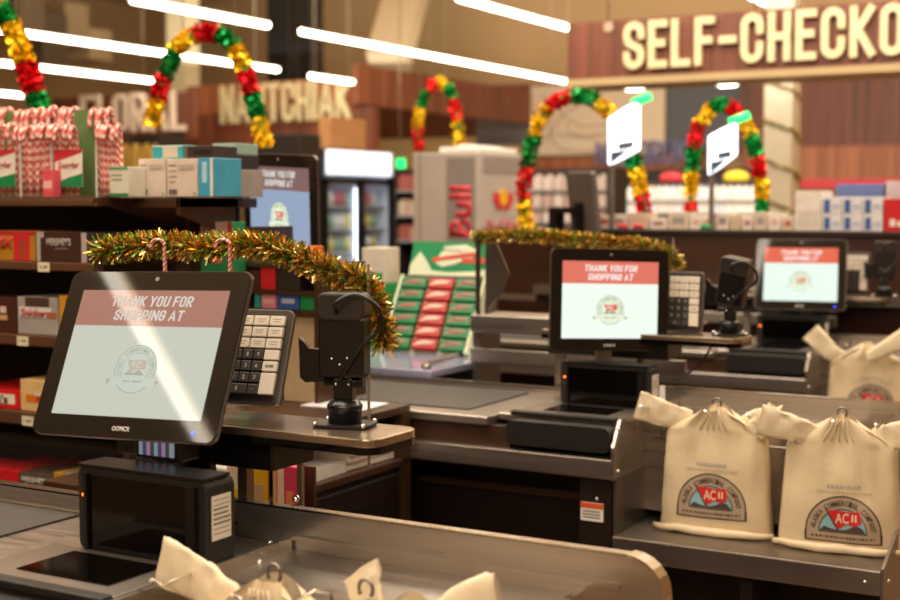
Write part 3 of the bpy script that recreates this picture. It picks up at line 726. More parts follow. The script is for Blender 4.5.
# card readers seen from behind
def make_reader(label, base, yaw, head_tilt=0.0, cable=True, head_yaw=0, head_roll=0):
    t = thing('card_reader', label, 'card reader', base, yaw)
    obj('base_plate', MB().rbox(.10, .075, .004, .02, M=Matrix.Translation((0, 0, 0.002)) @ Matrix.Rotation(R(90), 4, 'X')), BLACKM, t)
    obj('base_cup', MB().lathe([(.028, .004), (.028, .028), (.030, .030), (.030, .036), (.028, .038), (.024, .045), (.018, .046)], 24), mat('satin_black', '#15171a', .18), t)
    obj('post', MB().box(-.017, .017, -.012, .012, .045, .082), BLACK, t, bev=.003)
    obj('hinge', MB().cyl((-.034, 0, .074), (.034, 0, .074), .0085, seg=16), BLACK, t)
    for x in (-.011, .011): obj('bolt', MB().sph((0, 0, 0), .0028, 8), CHROME, t, loc=(x, -.0125, .072))
    for x, y in ((-.042, -.03), (.042, -.03), (.042, .03), (-.042, .03)): obj('bolt', MB().sph((0, 0, 0), .0045, 8), CHROME, t, loc=(x, y, .006))
    hr = (-head_tilt, head_roll, head_yaw)
    hd = obj('reader_head', MB().rbox(.080, .100, .040, .008, M=Matrix.Translation((0, -.02, .055))), BLACK, t, loc=(0, 0, .08), rot=hr, bev=.004)
    obj('reader_top', MB().rbox(.084, .046, .048, .014, M=Matrix.Translation((0, -.024, .122))), mat('reader_top_lit', '#2b2522', .35), hd, bev=.004)  # top painted greyer than the head for the light falling on it
    obj('side_shield', MB().prism([(-.078, .0), (-.068, -.008), (-.035, -.005), (-.035, .048), (-.062, .050), (-.070, .060), (-.080, .068)], -.006, .006), BLACK, hd)
    for x, z in ((-.015, .035), (.012, .037), (-.001, .026)): obj('screw', MB().sph((0, 0, 0), .0024, 8), CHROME, hd, loc=(x, -.021, z))
    if cable:
        pts = smooth_path([(-.005, -.022, .112), (-.002, -.042, .125), (.012, -.040, .138), (.035, -.03, .142), (.066, -.02, .122), (.070, -.02, .090), (.040, -.022, .060), (.015, -.024, .025), (-.002, -.02, .0)], 50)
        obj('cable', MB().tube(pts, .0035, 8), BLACK, hd)
    return t
rb = at(345, 426, Z=1.050)
make_reader('nearest card reader seen from behind with looping cable', (rb.x, rb.y, 1.050), 0.25)
make_reader('middle card reader tilted on its post beside keypad', (-1.205, V2+.06, 1.050), .45, head_tilt=-.1, head_yaw=-.5, head_roll=.18)
make_reader('far card reader at right edge', (at(884, 295, Y=V3+.06).x, V3+.06, 1.050), .2)
# loose cables below the shelf of the second lane
tag(obj('loose_cable', MB().tube(smooth_path([at(712, 345, Y=V2+.05), at(702, 362, Y=V2+.04), at(690, 372, Y=V2+.03), at(675, 380, Y=V2+.01)], 20), .0035, 6), BLACK), 'thin black cable drooping under middle customer shelf', 'cable')

# receipt label strip beside scanners
for vr, lab in ((V2, 'white paper slip tucked beside second scanner'), ):
    tag(obj('paper_slip', MB().box(-.018, .018, 0, .001, 0, .05), WHITE, loc=(at(659, 395, Y=vr-.05).x, vr-.05, .856), rot=(R(-8), 0, R(30))), lab, 'paper')

# garlands
def gpath(pix, Y): return smooth_path([at(px, py, Y=Y) for px, py in pix], 80)
garland(gpath([(98, 250), (130, 247), (165, 244), (200, 248), (240, 245), (270, 248), (290, 254), (312, 264), (335, 272), (358, 279), (372, 296), (381, 325), (384, 345)], V1+.125), .030, 5200, 21, 'gold and green tinsel garland on nearest acrylic screen', 'tinsel garlands')
garland(gpath([(474, 238), (500, 235), (540, 236), (580, 240), (620, 243), (652, 247), (672, 256), (678, 268)], V2+.285), .030, 4200, 22, 'gold tinsel garland behind second register monitor', 'tinsel garlands')

# ---------------------------------------------------------------- cabinet wing and papers
t = thing('side_cabinet', 'brown laminate cabinet with drawer and open shelf of papers', 'cabinet', (-1.95, 2.42, 0))
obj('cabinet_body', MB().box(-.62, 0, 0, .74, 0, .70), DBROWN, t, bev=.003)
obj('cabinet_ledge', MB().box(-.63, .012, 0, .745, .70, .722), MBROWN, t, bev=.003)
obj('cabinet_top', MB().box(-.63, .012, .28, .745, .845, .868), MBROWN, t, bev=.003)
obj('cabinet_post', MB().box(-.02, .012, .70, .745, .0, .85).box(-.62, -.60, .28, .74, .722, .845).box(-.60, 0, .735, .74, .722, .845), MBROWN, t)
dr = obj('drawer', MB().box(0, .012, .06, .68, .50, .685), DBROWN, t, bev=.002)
obj('handle_slot', MB().box(.012, .014, .33, .50, .60, .625), BLACK, dr)
for i in range(4):
    tag(obj('paper_stack', MB().box(-.15, .15, -.11, .11, 0, .020), plain('#ddd6cc', .6), loc=(-2.115+.006*i, 3.01-.006*i, .723+.0205*i), rot=(0, 0, R(1.5*i-2)), bev=.002),
        ['bottom white paper ream on the cabinet shelf', 'second white ream from the bottom of the cabinet pile', 'third white ream from the bottom of the cabinet pile', 'topmost white ream of the cabinet pile'][i], 'paper', 'paper reams on the cabinet shelf')
tag(obj('paper_stack', MB().box(-.15, .15, -.12, .12, 0, .03), plain('#ccc8c2', .5), loc=(-2.11, 2.76, .723), rot=(0, 0, R(2))), 'low white pile at the front of the cabinet ledge', 'paper')
tag(obj('paper_sheet', MB().box(-.10, .10, -.07, .07, 0, .003), plain('#e6e6ec', .4), loc=(-2.08, 3.05, .8695), rot=(0, 0, R(4))), 'white sheet on the cabinet top', 'paper')

# glossy counter beyond the second lane, gum stand on it
t = thing('display_table', 'glossy pale blue topped table behind the second counter', 'table', (-2.17, V2+.02, 0))
obj('tabletop', MB().box(-1.6, 0, 0, .55, .868, .892), mat('glossy_top', '#9a9cb6', .12, .2, var=.1, vscale=3), t, bev=.004)
obj('table_base', MB().box(-1.55, -.04, .03, .50, 0, .868), DBROWN, t)
obj('curved_trim', MB().tube([(-.02-.10*math.sin(R(a_)), .02+.42*(1-math.cos(R(a_))), .899) for a_ in range(0, 91, 10)], .010, 8), STEEL, t)
for i, (pa, pb) in enumerate((((360, 365.5), (430, 366)), ((360, 357), (417, 357.5)))): pass

GREEN = mat('stand_green', '#128a52', .4, var=.1); GCREAM = mat('stand_cream', '#dfe6c8', .5, var=.1)
g0 = at(428, 350, Y=4.10)
t = thing('gum_display_stand', 'leaning green cardboard display stand filled with gum packs', 'display stand', (g0.x, 4.08, .893), 0)
tilt = .52
st = obj('tray', MB().box(-.175, .175, 0, .05, 0, .30).box(-.178, -.168, -.025, .05, 0, .30).box(.168, .178, -.025, .05, 0, .30), [GCREAM], t, rot=(-tilt, 0, 0))
hdm = obj('header_card', MB().box(-.165, .165, .0, .012, .30, .43), GREEN, t, rot=(-tilt*.55, 0, 0), loc=(0, .075, -.02))
sw = MB()
sw.prism([(-.06, .35), (-.04, .39), (.0, .415), (.06, .42), (.11, .40), (.09, .37), (.02, .345), (-.03, .335)], -.002, 0)
sw.prism([(-.165, .34), (-.13, .39), (-.10, .36), (-.07, .32), (0, .315), (.1, .32), (.165, .33), (.165, .30), (-.165, .30)], -.002, 0)
obj('swoosh', sw, GCREAM, hdm)
obj('stripe', MB().prism([(-.075, .352), (-.07, .368), (.10, .392), (.11, .378)], -.004, -.002).prism([(.05, .350), (.05, .368), (.16, .372), (.16, .352)], -.0035, -.002), plain('#d2503c', .4), hdm)
text("Wrigley's", .10, .03, plain('#e8e4d2', .5), hdm, (.02, -.0045, .40), ext=.001)
obj('header_shelf', MB().box(-.17, .17, -.012, .02, .298, .306), plain('#5c5340', .5), st)
# gum packs in the stand
def gum(colr, nm):
    o = thing(nm, '', 'gum', (0, 0, 0))
    pk_ = obj('pack', MB().box(-.052, .052, -.013, .013, 0, .042), plain(colr, .35), o, bev=.006)
    obj('pack_stripe', MB().prism([(-.045, .01), (-.03, .026), (.0, .034), (.045, .030), (.03, .020), (-.01, .016)], -.0145, -.013), plain('#d8b4a4' if colr != '#1f7a44' else '#9a8072', .4), pk_)
    text('GUM' if False else 'Extra', .05, .010, plain('#c23a2e' if colr == '#1f7a44' else '#f0e4d4', .4), pk_, (0, -.0148, .024), ext=.0006, shear=.3)
    return o
first = {}
rown = ['bottom', 'second', 'third', 'fourth', 'fifth', 'top']
for c_ in range(3):
    for r_ in range(6):
        key = 'r' if c_ == 1 else 'g'
        L = Vector(((c_-1)*.113, -.016, .006+r_*.048)); L.rotate(Matrix.Rotation(-tilt, 3, 'X'))
        loc = Vector((g0.x, 4.08, .893))+L
        lab = '%s gum pack in %s row from the bottom, %s column of the stand' % ('red' if key == 'r' else 'green', rown[r_], ['left', 'middle', 'right'][c_])
        if key not in first:
            first[key] = gum('#b4302a' if key == 'r' else '#1f7a44', 'gum_pack'); o = first[key]
            o.location = loc
        else: o = dup(first[key], loc)
        o.rotation_euler = (-tilt, 0, 0); o['label'] = lab; o['group'] = 'gum packs in the display stand'
# green carton left of it
q = at(384, 350, Y=4.18)
t = thing('display_carton', 'tall green carton with pale lid left of gum stand', 'carton', (q.x-.05, 4.12, .893))
obj('carton_body', MB().box(-.16, .07, 0, .16, 0, .24), mat('carton_green', '#1f9a4c', .45, var=.1), t, bev=.004)
obj('carton_lid', MB().box(-.02, .07, .02, .14, .24, .37), [plain('#cdbfae', .5)], t, bev=.003)
obj('carton_mark', MB().box(-.02, .07, .018, .02, .24, .28), GREEN, t)
obj('emblem', MB().cyl((-.02, 0, .12), (-.02, -.002, .12), .025, seg=16), plain('#8ac08a', .5), t)

# ---------------------------------------------------------------- shop bags
def frontf(x, z, H_=.335, seed=0, depth=.055):
    t_ = max(0, min(1, z/H_)); e = max(0, 1-(abs(x)/.165)**3)
    y = -depth*e*(1-.55*t_**2)*(.55+.45*math.sin(min(1, t_*3+.35)*math.pi/2))
    y += .007*noise.noise(Vector((x*14+seed, z*9, seed)))*min(1, t_*3+.4)+.008*t_*noise.noise(Vector((x*34+seed, z*5, seed+4)))
    y += .010*t_*math.sin(x*70+seed)*(t_**2)
    return y
def hw(t_, lean=0):
    if t_ < .80: return .150-.022*t_
    u = (t_-.80)/.20
    return .1324*(1-u**1.5)+.045*u**1.5
def bag_body(seed, flat_back=True):
    bm = bmesh.new(); nu, nv = 36, 34; grid = []
    for side in (0, 1):
        g = []
        for j in range(nv+1):
            t_ = j/nv; row = []
            for i in range(nu+1):
                u = -1+2*i/nu; x = u*hw(t_)
                xx = x*(.152/max(.03, hw(t_)))*.98
                z = t_*.335 - .028*(t_**3)*abs(u)**2
                if side == 0: y = frontf(x if t_ < .80 else xx*.8, z, seed=seed)
                else: y = .035*(1-abs(u)**3)*(1-.5*t_)+.004*noise.noise(Vector((x*12+seed+9, z*8, 2)))
                if abs(u) == 1: y = .0
                row.append(bm.verts.new((x+.004*noise.noise(Vector((z*14, seed, u))), y, z)))
            g.append(row)
        grid.append(g)
    for side in (0, 1):
        g = grid[side]
        for j in range(nv):
            for i in range(nu):
                f = bm.faces.new((g[j][i], g[j][i+1], g[j+1][i+1], g[j+1][i])); f.smooth = True
    bmesh.ops.remove_doubles(bm, verts=bm.verts[:], dist=.0004)
    mb = MB(); mb.bm.free(); mb.bm = bm
    return mb
def ear(pts, w0, w1, seed, thick=.010, bmw=None):
    """folded plastic handle: flattened sleeve along pts"""
    mb = MB(); rings = []; P = smooth_path(pts, 16); n = len(P)
    for i, p in enumerate(P):
        T = (P[min(i+1, n-1)]-P[max(0, i-1)]).normalized(); side = T.cross(Vector((0, -1, 0))).normalized(); nn = T.cross(side).normalized()
        w = w0+(w1-w0)*i/(n-1)
        ring = []
        for k in range(14):
            a_ = 2*math.pi*k/14
            wob = noise.noise(Vector((k*.7, i*.35, seed)))
            cut = 0
            ring.append(mb.bm.verts.new(p+T*cut*2+side*(abs(math.cos(a_))**.6*(1 if math.cos(a_) > 0 else -1))*(w+.006*wob)+nn*(math.sin(a_)*thick*.6+.010*wob*abs(math.sin(a_*1.5)))))
        rings.append(ring)
    for i in range(n-1):
        for k in range(14):
            f = mb.bm.faces.new((rings[i][k], rings[i][(k+1) % 14], rings[i+1][(k+1) % 14], rings[i+1][k])); f.smooth = True
    return mb
def bag_logo(parent, seed, cx=.01, cz=.035, s=.088):
    """arched badge printed on the bag, mapped onto its front"""
    def mp(p): return Vector((p[0], frontf(p[0], p[2], seed=seed)-.0016+p[1], p[2]))
    bm = MB(); n = 36
    def arc(r0, r1, yy, mi, a0=0, a1=180, steps=None, sub=4):
        st_ = steps or n
        for k in range(st_):
            A0, A1 = R(a0+(a1-a0)*k/st_), R(a0+(a1-a0)*(k+1)/st_)
            for j in range(sub):
                q0, q1 = r0+(r1-r0)*j/sub, r0+(r1-r0)*(j+1)/sub
                bm.quad(*[mp((cx+s*q*math.cos(A), yy, cz+s*q*math.sin(A)*1.0)) for q, A in ((q0, A0), (q1, A0), (q1, A1), (q0, A1))], mi)
    def rect(x0, x1, z0, z1, yy, mi, nx=16, nz=2):
        for i in range(nx):
            for j in range(nz):
                a, b = x0+(x1-x0)*i/nx, x0+(x1-x0)*(i+1)/nx; c, d = z0+(z1-z0)*j/nz, z0+(z1-z0)*(j+1)/nz
                bm.quad(*[mp((cx+s*u, yy, cz+s*v)) for u, v in ((a, c), (b, c), (b, d), (a, d))], mi)
    arc(.66, 1.0, 0, 1); arc(.98, 1.02, -.0006, 0); arc(.63, .66, -.0006, 0); arc(0, .64, 0, 2, sub=6)
    rect(-1.0, 1.0, -.26, 0, 0, 1); rect(-1.04, 1.04, -.30, -.26, -.0006, 0, nz=1); rect(-1.04, -.98, -.28, .0, -.0006, 0, 1, 4); rect(.98, 1.04, -.28, .0, -.0006, 0, 1, 4); rect(-.64, .64, -.02, .01, -.0006, 0)
    o = obj('printed_badge', bm, [DARKINK, GREYINK, BLUEINK], parent)
    def poly(pts, m_, yy, nm):
        # triangulate as a fan of small quads via grid sampling along columns
        b2 = MB(); xs = sorted(set([p[0] for p in pts])); N_ = 24; x0, x1 = xs[0], xs[-1]
        def rng(x):
            zz = []
            for i in range(len(pts)):
                (ax, az), (bx, bz) = pts[i], pts[(i+1) % len(pts)]
                if (ax-x)*(bx-x) <= 0 and ax != bx: zz.append(az+(bz-az)*(x-ax)/(bx-ax))
            return (min(zz), max(zz)) if zz else (0, 0)
        for i in range(N_):
            a = x0+(x1-x0)*(i+.001)/N_; b = x0+(x1-x0)*(i+.999)/N_; (la, ha), (lb, hb) = rng(a), rng(b)
            for j in range(4):
                b2.quad(*[mp((cx+s*u, yy, cz+s*v)) for u, v in ((a, la+(ha-la)*j/4), (b, lb+(hb-lb)*j/4), (b, lb+(hb-lb)*(j+1)/4), (a, la+(ha-la)*(j+1)/4))])
        return obj(nm, b2, m_, o)
    poly([(-.62, .02), (-.5, .16), (-.35, .10), (-.1, .06), (.1, .10), (.35, .22), (.5, .18), (.62, .02)], DARKINK, -.0007, 'printed_hills')
    poly([(-.42, .60), (-.2, .62), (.0, .60), (.2, .58), (.44, .62), (.50, .28), (.30, .20), (.10, .24), (-.02, .16), (-.12, .08), (-.28, .30)], REDINK, -.0014, 'printed_flag')
    poly([(-.5, .66), (-.46, .68), (-.10, .06), (-.14, .05)], DARKINK, -.0016, 'printed_pole')
    def tm(dx, dz, rot=0):
        def f(v):
            x = v.x*math.cos(rot)+v.z*math.sin(rot); z = -v.x*math.sin(rot)+v.z*math.cos(rot)
            return mp((cx+dx+x, v.y-.0018, cz+dz+z))
        return f
    text('AC', .36*s, .28*s, BAGM2, o, fmap=tm(-.02*s, .40*s, -.03), ext=0, bold=.01, name='printed_letters')
    text('II', .13*s, .20*s, BAGM2, o, fmap=tm(.30*s, .42*s), ext=0, bold=.01, name='printed_letters')
    for i, ch in enumerate('ALASKA COMMERCIAL COMPANY'):
        if ch == ' ': continue
        A = R(172-164*i/24)
        text(ch, .085*s, .15*s, DARKINK, o, fmap=tm(.82*s*math.cos(A), .82*s*math.sin(A), R(90)-A), ext=0, bold=.015, name='printed_letters')
    def dashes(x0, x1, z, h_, m_, seed_):
        d_ = MB(); rn = random.Random(seed_); x = x0
        while x < x1:
            w_ = rn.uniform(.03, .08); d_.quad(*[mp((cx+s*u, -.0018, cz+s*v)) for u, v in ((x, z), (min(x1, x+w_), z), (min(x1, x+w_), z+h_), (x, z+h_))]); x += w_+rn.uniform(.02, .05)
        obj('faint_print', d_, m_, o)
    dashes(-.85, .85, -.17, .06, DARKINK, 5)
    dashes(-.45, .45, 1.24, .08, plain('#a59c98', .6), 6); dashes(-.75, .75, 1.10, .05, plain('#bba992', .6), 7)
    return o
def make_bag(label, loc, yaw, seed, lear, rear, logo=(.01, .035), body_scale=(1, 1, 1), lean=.0, logo_s=.088):
    t = thing('shopping_bag', label, 'bag', loc, yaw, group='plastic shopping bags on the racks'); t.scale = body_scale
    t.rotation_euler = (-lean, 0, yaw)
    b = obj('bag_body', bag_body(seed), BAGM, t)
    if logo: bag_logo(t, seed, logo[0], logo[1], logo_s)
    rl = MB(); pts = [(-.155+.31*i/14, -.052-.012*noise.noise(Vector((i*.4, seed, 0)))*1.0+.02*(abs(i-7)/7)**3, .011+.003*noise.noise(Vector((i*.5, seed, 3)))) for i in range(15)]
    rl.tube(pts, .012, 8, rs=[.006+.006*math.sin(math.pi*min(1, (i+.7)/15)) for i in range(15)])
    obj('bottom_fold', rl, BAGM, t)
    if lear: obj('handle', ear(lear, .026, .040, seed+1, .012), BAGM2, t)
    if rear: obj('handle', ear(rear, .026, .040, seed+2, .012), BAGM2, t)
    cr = MB()
    for k in range(5):
        x = -.012+.006*k
        cr.tube([(x*1.2, frontf(x, .30, seed=seed)-.004, .325), (x*1.6, frontf(x, .28, seed=seed)-.003, .305), (x*3, frontf(x*2.4, .25, seed=seed)-.001, .27)], .0018, 5)
    obj('gathered_pleat', cr, BAGM2, t)
    return t
by = V2-.33
make_bag('upright shopping bag with full badge, left of the two in front', (-1.108, by, .576), .06, 3,
         [(-.07, .0, .285), (-.13, -.02, .300), (-.205, -.03, .322)], [(.07, .01, .28), (.12, .0, .300), (.165, -.01, .300)], logo=(.0, .072))
make_bag('upright shopping bag leaning at right, second of two in front', (-.79, by-.01, .576), .08, 8,
         [(-.06, -.02, .280), (-.12, -.04, .298), (-.19, -.05, .315)], [(.07, .0, .275), (.13, -.01, .29), (.20, -.01, .305)], logo=(.016, .052), logo_s=.088)
# extra pale flap between the two bags
tag(obj('folded_bag', ear([(0, 0, 0), (.02, 0, .03), (.045, .005, .075)], .035, .008, 5, .012), BAGM2, loc=(-1.005, by-.02, .845)), 'crumpled white folded bag tucked between the two upright bags', 'bag')
make_bag('shopping bag at right behind the second counter', (at(868, 360, Y=5.13).x, 5.12, .576), .3, 13,
         [(-.09, -.02, .27), (-.14, -.03, .30), (-.21, -.02, .37)], None, logo=(.01, .09))
tag(obj('folded_bag', ear([(0, 0, 0), (.08, 0, .05), (.16, .01, .10), (.26, .02, .15)], .02, .05, 6, .02), BAGM2, loc=at(868, 358, Y=5.05)), 'white bag flap slanting up at the right edge', 'bag')
# bags on the nearest lane, only their tops reach into the frame
b3y = V1-.34
bx = at(272, 575, Y=b3y)
make_bag('nearest bag on steel deck at bottom with wire hook', (bx.x, b3y, .576), .15, 23,
         [(-.06, .0, .285), (-.13, .02, .310), (-.205, .04, .325)], None, logo=None)
bx2 = at(372, 580, Y=b3y+.02)
make_bag('pale bunched bag at bottom centre beside the hooked one', (bx2.x+.05, b3y+.03, .571), .0, 31,
         [(-.05, .0, .27), (-.085, .01, .31), (-.11, .02, .350)], [(.03, .0, .28), (.09, .02, .32), (.15, .03, .335)], logo=None, body_scale=(.8, 1, 1.0))
# racks carrying the bags
def rack(vr, xs, label):
    t = thing('bag_rack', label, 'rack', (0, vr-.276, .80))
    for x in xs:
        m_ = MB(); m_.tube([(x, 0, 0), (x, -.02, .085), (x, -.06, .098), (x, -.13, .092), (x, -.15, .105)], .003, 6)
        obj('wire_arm', m_, CHROME, t)
    for x in (xs[1], xs[3]):
        obj('hook', MB().tube([(x+.011*math.cos(R(a_)), -.059, .112+.013*math.sin(R(a_))) for a_ in range(-40, 221, 20)], .0028, 6), STEEL_D, t)
    obj('rack_bar', MB().cyl((min(xs)-.02, 0, 0), (max(xs)+.02, 0, 0), .004, seg=8), STEEL, t)
    return t
rack(V2, (-1.28, -1.108, -1.0, -.79, -.69), 'wire bag rack holding two upright bags on second counter')
rack(V1, (-1.26, bx.x, -1.05, bx2.x, -.82), 'wire bag rack on nearest counter at bottom')
rack(V3, (-1.20, -1.05, -.95, -.8), 'wire bag rack on the farthest counter')

# ---------------------------------------------------------------- candy rack (left), its shelves and goods
YF, YB = 2.70, 3.05
XR = at(97, 200, Y=YF).x
t = thing('candy_rack', 'dark brown shelving rack full of candy boxes at left', 'shelving', (XR, YF, 0))
zt = at(50, 197, Y=YF).z; z1b = at(50, 206, Y=YF).z
def zf(py, px=50): return at(px, py, Y=YF).z
LX = -1.5
obj('top_shelf', MB().box(LX, 0, 0, YB-YF+.2, z1b+.008, zt), SHELFM, t, bev=.003)
obj('top_channel', MB().box(LX, -.01, -.006, 0, z1b, zt-.006), SHELFHI, t, bev=.002)
dpt = YB-YF
obj('end_bracket', MB().prism([(0, zt-.002), (dpt, zt-.002), (dpt, zt-.10), (.03, z1b), (0, z1b)], 0, .012, ax='x'), SHELFM, t)
obj('upright', MB().box(-.03, .03, dpt, dpt+.05, 0, zt), SHELFM, t)
obj('upright', MB().box(-1.0, -.95, dpt+.03, dpt+.05, 0, zt), SHELFM, t)
obj('back_panel', MB().box(LX, -.03, dpt, dpt+.02, .3, z1b), PEG, t)
shelves = {}
for nm, pt, pb in (('a', 262, 270.5), ('b', 336, 347), ('c', 414, 427), ('d', 489, 500)):
    zA, zB = zf(pt), zf(pb)
    shelves[nm] = zA
    s_ = obj('shelf', MB().box(LX, -.01, .0, dpt, zA-.012, zA), SHELFM, t)
    obj('price_channel', MB().box(LX, -.01, -.01, 0, zB, zA), SHELFHI, s_, bev=.003)
obj('base', MB().box(LX, -.01, .04, dpt, 0, .3), DBROWN, t)
for i, (px, py, lab) in enumerate(((44, 267, 'TWO FOR'), (23, 341, '1.99'), (28, 421, '1.89'))):
    p = at(px, py, Y=YF-.012); tg = obj('price_tag', MB().box(-.022, .022, -.002, 0, -.013, .013), plain('#e2d8b8', .5), loc=(p.x, YF-.012, p.z))
    tag(tg, 'cream price tag on the %s shelf edge' % ['upper', 'middle', 'lower'][i], 'price tag')
    text(['2.49', '1.99', '1.89'][i], .028, .010, DARKINK, tg, (0, -.002, 0), ext=.0003)

def carton(name, label, cat, px0, px1, pyt, shelfz, Y, dep, col, sidecol=None, group=None, txt=None, tcol='#f0e8dc', tw=.7, th=.3, tz=.5, bands=(), shear=0, rz=0, tx=0):
    """a box whose front lies in the plane Y, between two picture columns, standing on shelfz"""
    a = at(px0, pyt, Y=Y); b = at(px1, pyt, Y=Y); w = b.x-a.x; h = max(.01, at((px0+px1)/2, pyt, Y=Y).z-shelfz)
    t = thing(name, label, cat, ((a.x+b.x)/2, Y, shelfz+.0005), rz, group)
    bd = obj('box', MB().box(-w/2+.001, w/2-.001, 0, dep, 0, h), plain(col, .4), t, bev=.0015)
    for k, (x0, x1, z0, z1, c) in enumerate(bands):
        obj('print_panel', MB().box(-w/2+w*x0+.001, -w/2+w*x1-.001, -.0008-.0002*k, 0, h*z0+.0005, h*z1-.0005), plain(c, .4), bd)
    if txt: text(txt, w*tw, h*th, plain(tcol, .4), bd, (w*tx, -.0022, h*tz), ext=.0006, shear=shear, bold=.03)
    return t
# upper shelf
za = shelves['a']+.0
carton('chocolate_bar_box', 'gold and red caramel bar box at left edge, upper shelf', 'candy box', -28, 35, 231, za, YF+.01, .2, '#b07a22', None, 'boxes on the upper candy shelf', 'TWIX', '#c81f28', .5, .42, .6, bands=((0, 1, .86, 1, '#b8202a'), (.66, .92, .02, .98, '#c8242c'), (.76, .84, .1, .7, '#8a4a26')), shear=.2, tx=-.08)
carton('chocolate_bar_box', "dark brown chocolate box lettered HERSHEY'S, upper shelf", 'candy box', 36.5, 80, 232, za, YF+.01, .2, '#3f261d', None, 'boxes on the upper candy shelf', "HERSHEY'S", '#b8aaa0', .56, .26, .66, bands=((0, .09, .0, 1, '#b3a89c'), (.09, .17, .8, 1, '#b3a89c'), (.42, .72, .42, .46, '#9a8c84')), tx=0.02)
carton('chocolate_bar_box', 'dark box with silver left edge behind the tinsel end', 'candy box', 81, 107, 233, za, YF+.01, .2, '#34262a', None, 'boxes on the upper candy shelf', "HERSHEY'S", '#8e96ac', .6, .22, .62, bands=((0, .22, 0, 1, '#b0a49a'),), tx=.1)
zb = shelves['b']
carton('chocolate_bar_box', 'brown box with caramel picture at left edge, middle shelf', 'candy box', -30, 15.5, 297, zb, YF+.01, .2, '#48261b', None, 'boxes on the middle candy shelf', None, bands=((.66, .80, .55, .75, '#d0b8a8'), (.64, .82, .35, .5, '#c89a68')))
carton('chocolate_bar_box', 'silver grey box with red script letters, middle shelf', 'candy box', 17, 57.5, 297.5, zb, YF+.01, .2, '#a29a94', None, 'boxes on the middle candy shelf', 'Snickers', '#b8483e', .72, .22, .58, bands=((.2, .8, .72, 1, '#4a3630'), (.05, .85, .44, .74, '#d8cec8'), (.78, .98, .44, .62, '#a4603e')), shear=.2, tx=-.05)
carton('chocolate_bar_box', 'narrow golden yellow box beside nearest monitor, middle shelf', 'candy box', 58.5, 90, 296.5, zb, YF+.01, .2, '#c08a24', None, 'boxes on the middle candy shelf', None, bands=((.22, .9, .1, .95, '#a85a20'), (.28, .5, .6, .8, '#e8d8c8')))
zc_ = shelves['c']
carton('chocolate_candy_box', "bright red candy box lettered m&m's, lower shelf", 'candy box', -32, 19, 389, zc_, YF+.01, .2, '#d01a1c', None, 'boxes on the lower candy shelf', "m&m's", '#3a2018', .62, .45, .52, bands=((.08, .92, .25, .8, '#e8dcc8'),), tx=-.02)
carton('chocolate_candy_box', 'cream box with orange and red picture, lower shelf', 'candy box', 20, 60, 381, zc_, YF+.01, .2, '#dcb77c', None, 'boxes on the lower candy shelf', None, bands=((.14, .52, .28, .54, '#d8741c'), (.40, .62, .30, .50, '#b8352a'), (.36, .50, .5, .62, '#cfc8c4')))
zd = shelves['d']
for i, (x0, x1, yt, c, lab, tx_) in enumerate(((-30, 18, 468, '#c01c22', 'red packet at left edge of bottom candy tray', None), (19, 52, 474, '#57463e', "brown bar box lettered HERSHEY'S in bottom tray", "HERSHEY'S"), (53, 63, 473, '#b88a24', 'thin gold bar packet in bottom tray', None), (64, 76, 474, '#8f8a84', 'silver bar packet at right end of bottom tray', None))):
    carton('candy_packet', lab, 'candy box', x0, x1, yt, zd, YF+.01, .12, c, None, 'packets in the bottom candy tray', tx_, '#cfc6bc', .8, .5, .45)
for i in range(3):
    p = at(20+i*28, 466, Y=YF+.2)
    carton('candy_packet', ['red packet lying behind the left of bottom tray', 'dark red packet lying behind middle of bottom tray', 'dark packet lying behind right of bottom tray'][i], 'candy box', 4+i*30, 32+i*30, 466+i, zd, YF+.14, .16, ['#b01c20', '#8a1a1e', '#3a2420'][i], None, 'packets in the bottom candy tray', None)

# candy canes in clear jars
CANE_M = mat('cane_stripe', '#f0cabc', .3, col2='#cf5e56', vscale=34, pattern='stripe', var=.1)
def cane_mesh():
    pts = [(0, 0, z) for z in (0, .05, .10, .145)]+[(.022-.022*math.cos(R(a_)), 0, .145+.024*math.sin(R(a_))) for a_ in range(15, 181, 15)]+[(.044, 0, .132)]
    return MB().tube([(x, y, z) for x, y, z in pts], .0062, 8)
cane0 = obj('candy_cane', cane_mesh(), CANE_M); used = [False]
rnd = random.Random(17)
JY = YF+.09
ztop = zt
def put_cane(px, pyt, Y, rz, tilt_, lab, z_=None):
    p = at(px, 150, Y=Y); top = at(px, pyt, Y=Y).z; h_ = .1755
    o = cane0 if not used[0] else cane0.copy()
    if used[0]: C.objects.link(o)
    used[0] = True
    s_ = (top-(ztop+.004))/h_ if z_ is None else 1.0
    o.scale = (1.0, 1.0, s_); o.location = (p.x, Y, ztop+.004 if z_ is None else z_); o.rotation_euler = (tilt_, rnd.uniform(-.02, .02), rz)
    tag(o, lab, 'candy cane', 'candy canes in the jars')
nc = 0
jl = {0: 'left jar', 1: 'right jar', 2: 'far right end'}
for row, (py, Y, xs_) in enumerate(((107, JY+.075, list(range(-14, 44, 8))+list(range(50, 78, 6))+[83]+list(range(99, 116, 5))),
                                    (124, JY-.002, list(range(-12, 46, 7))+list(range(47, 80, 5))+list(range(101, 122, 4))))):
    for x in xs_:
        which = 'left clear jar' if x < 45 else 'right clear jar' if x < 97 else 'bunch right of the jars'
        put_cane(x, py+rnd.uniform(-2.5, 3), Y+rnd.uniform(-.006, .006), (math.pi*1.5 if x < 97 else math.pi*1.65)+rnd.uniform(-.35, .35), 0,
                 'red and white candy cane in %s row of the %s' % (['taller back', 'lower front'][row], which))
        nc += 1
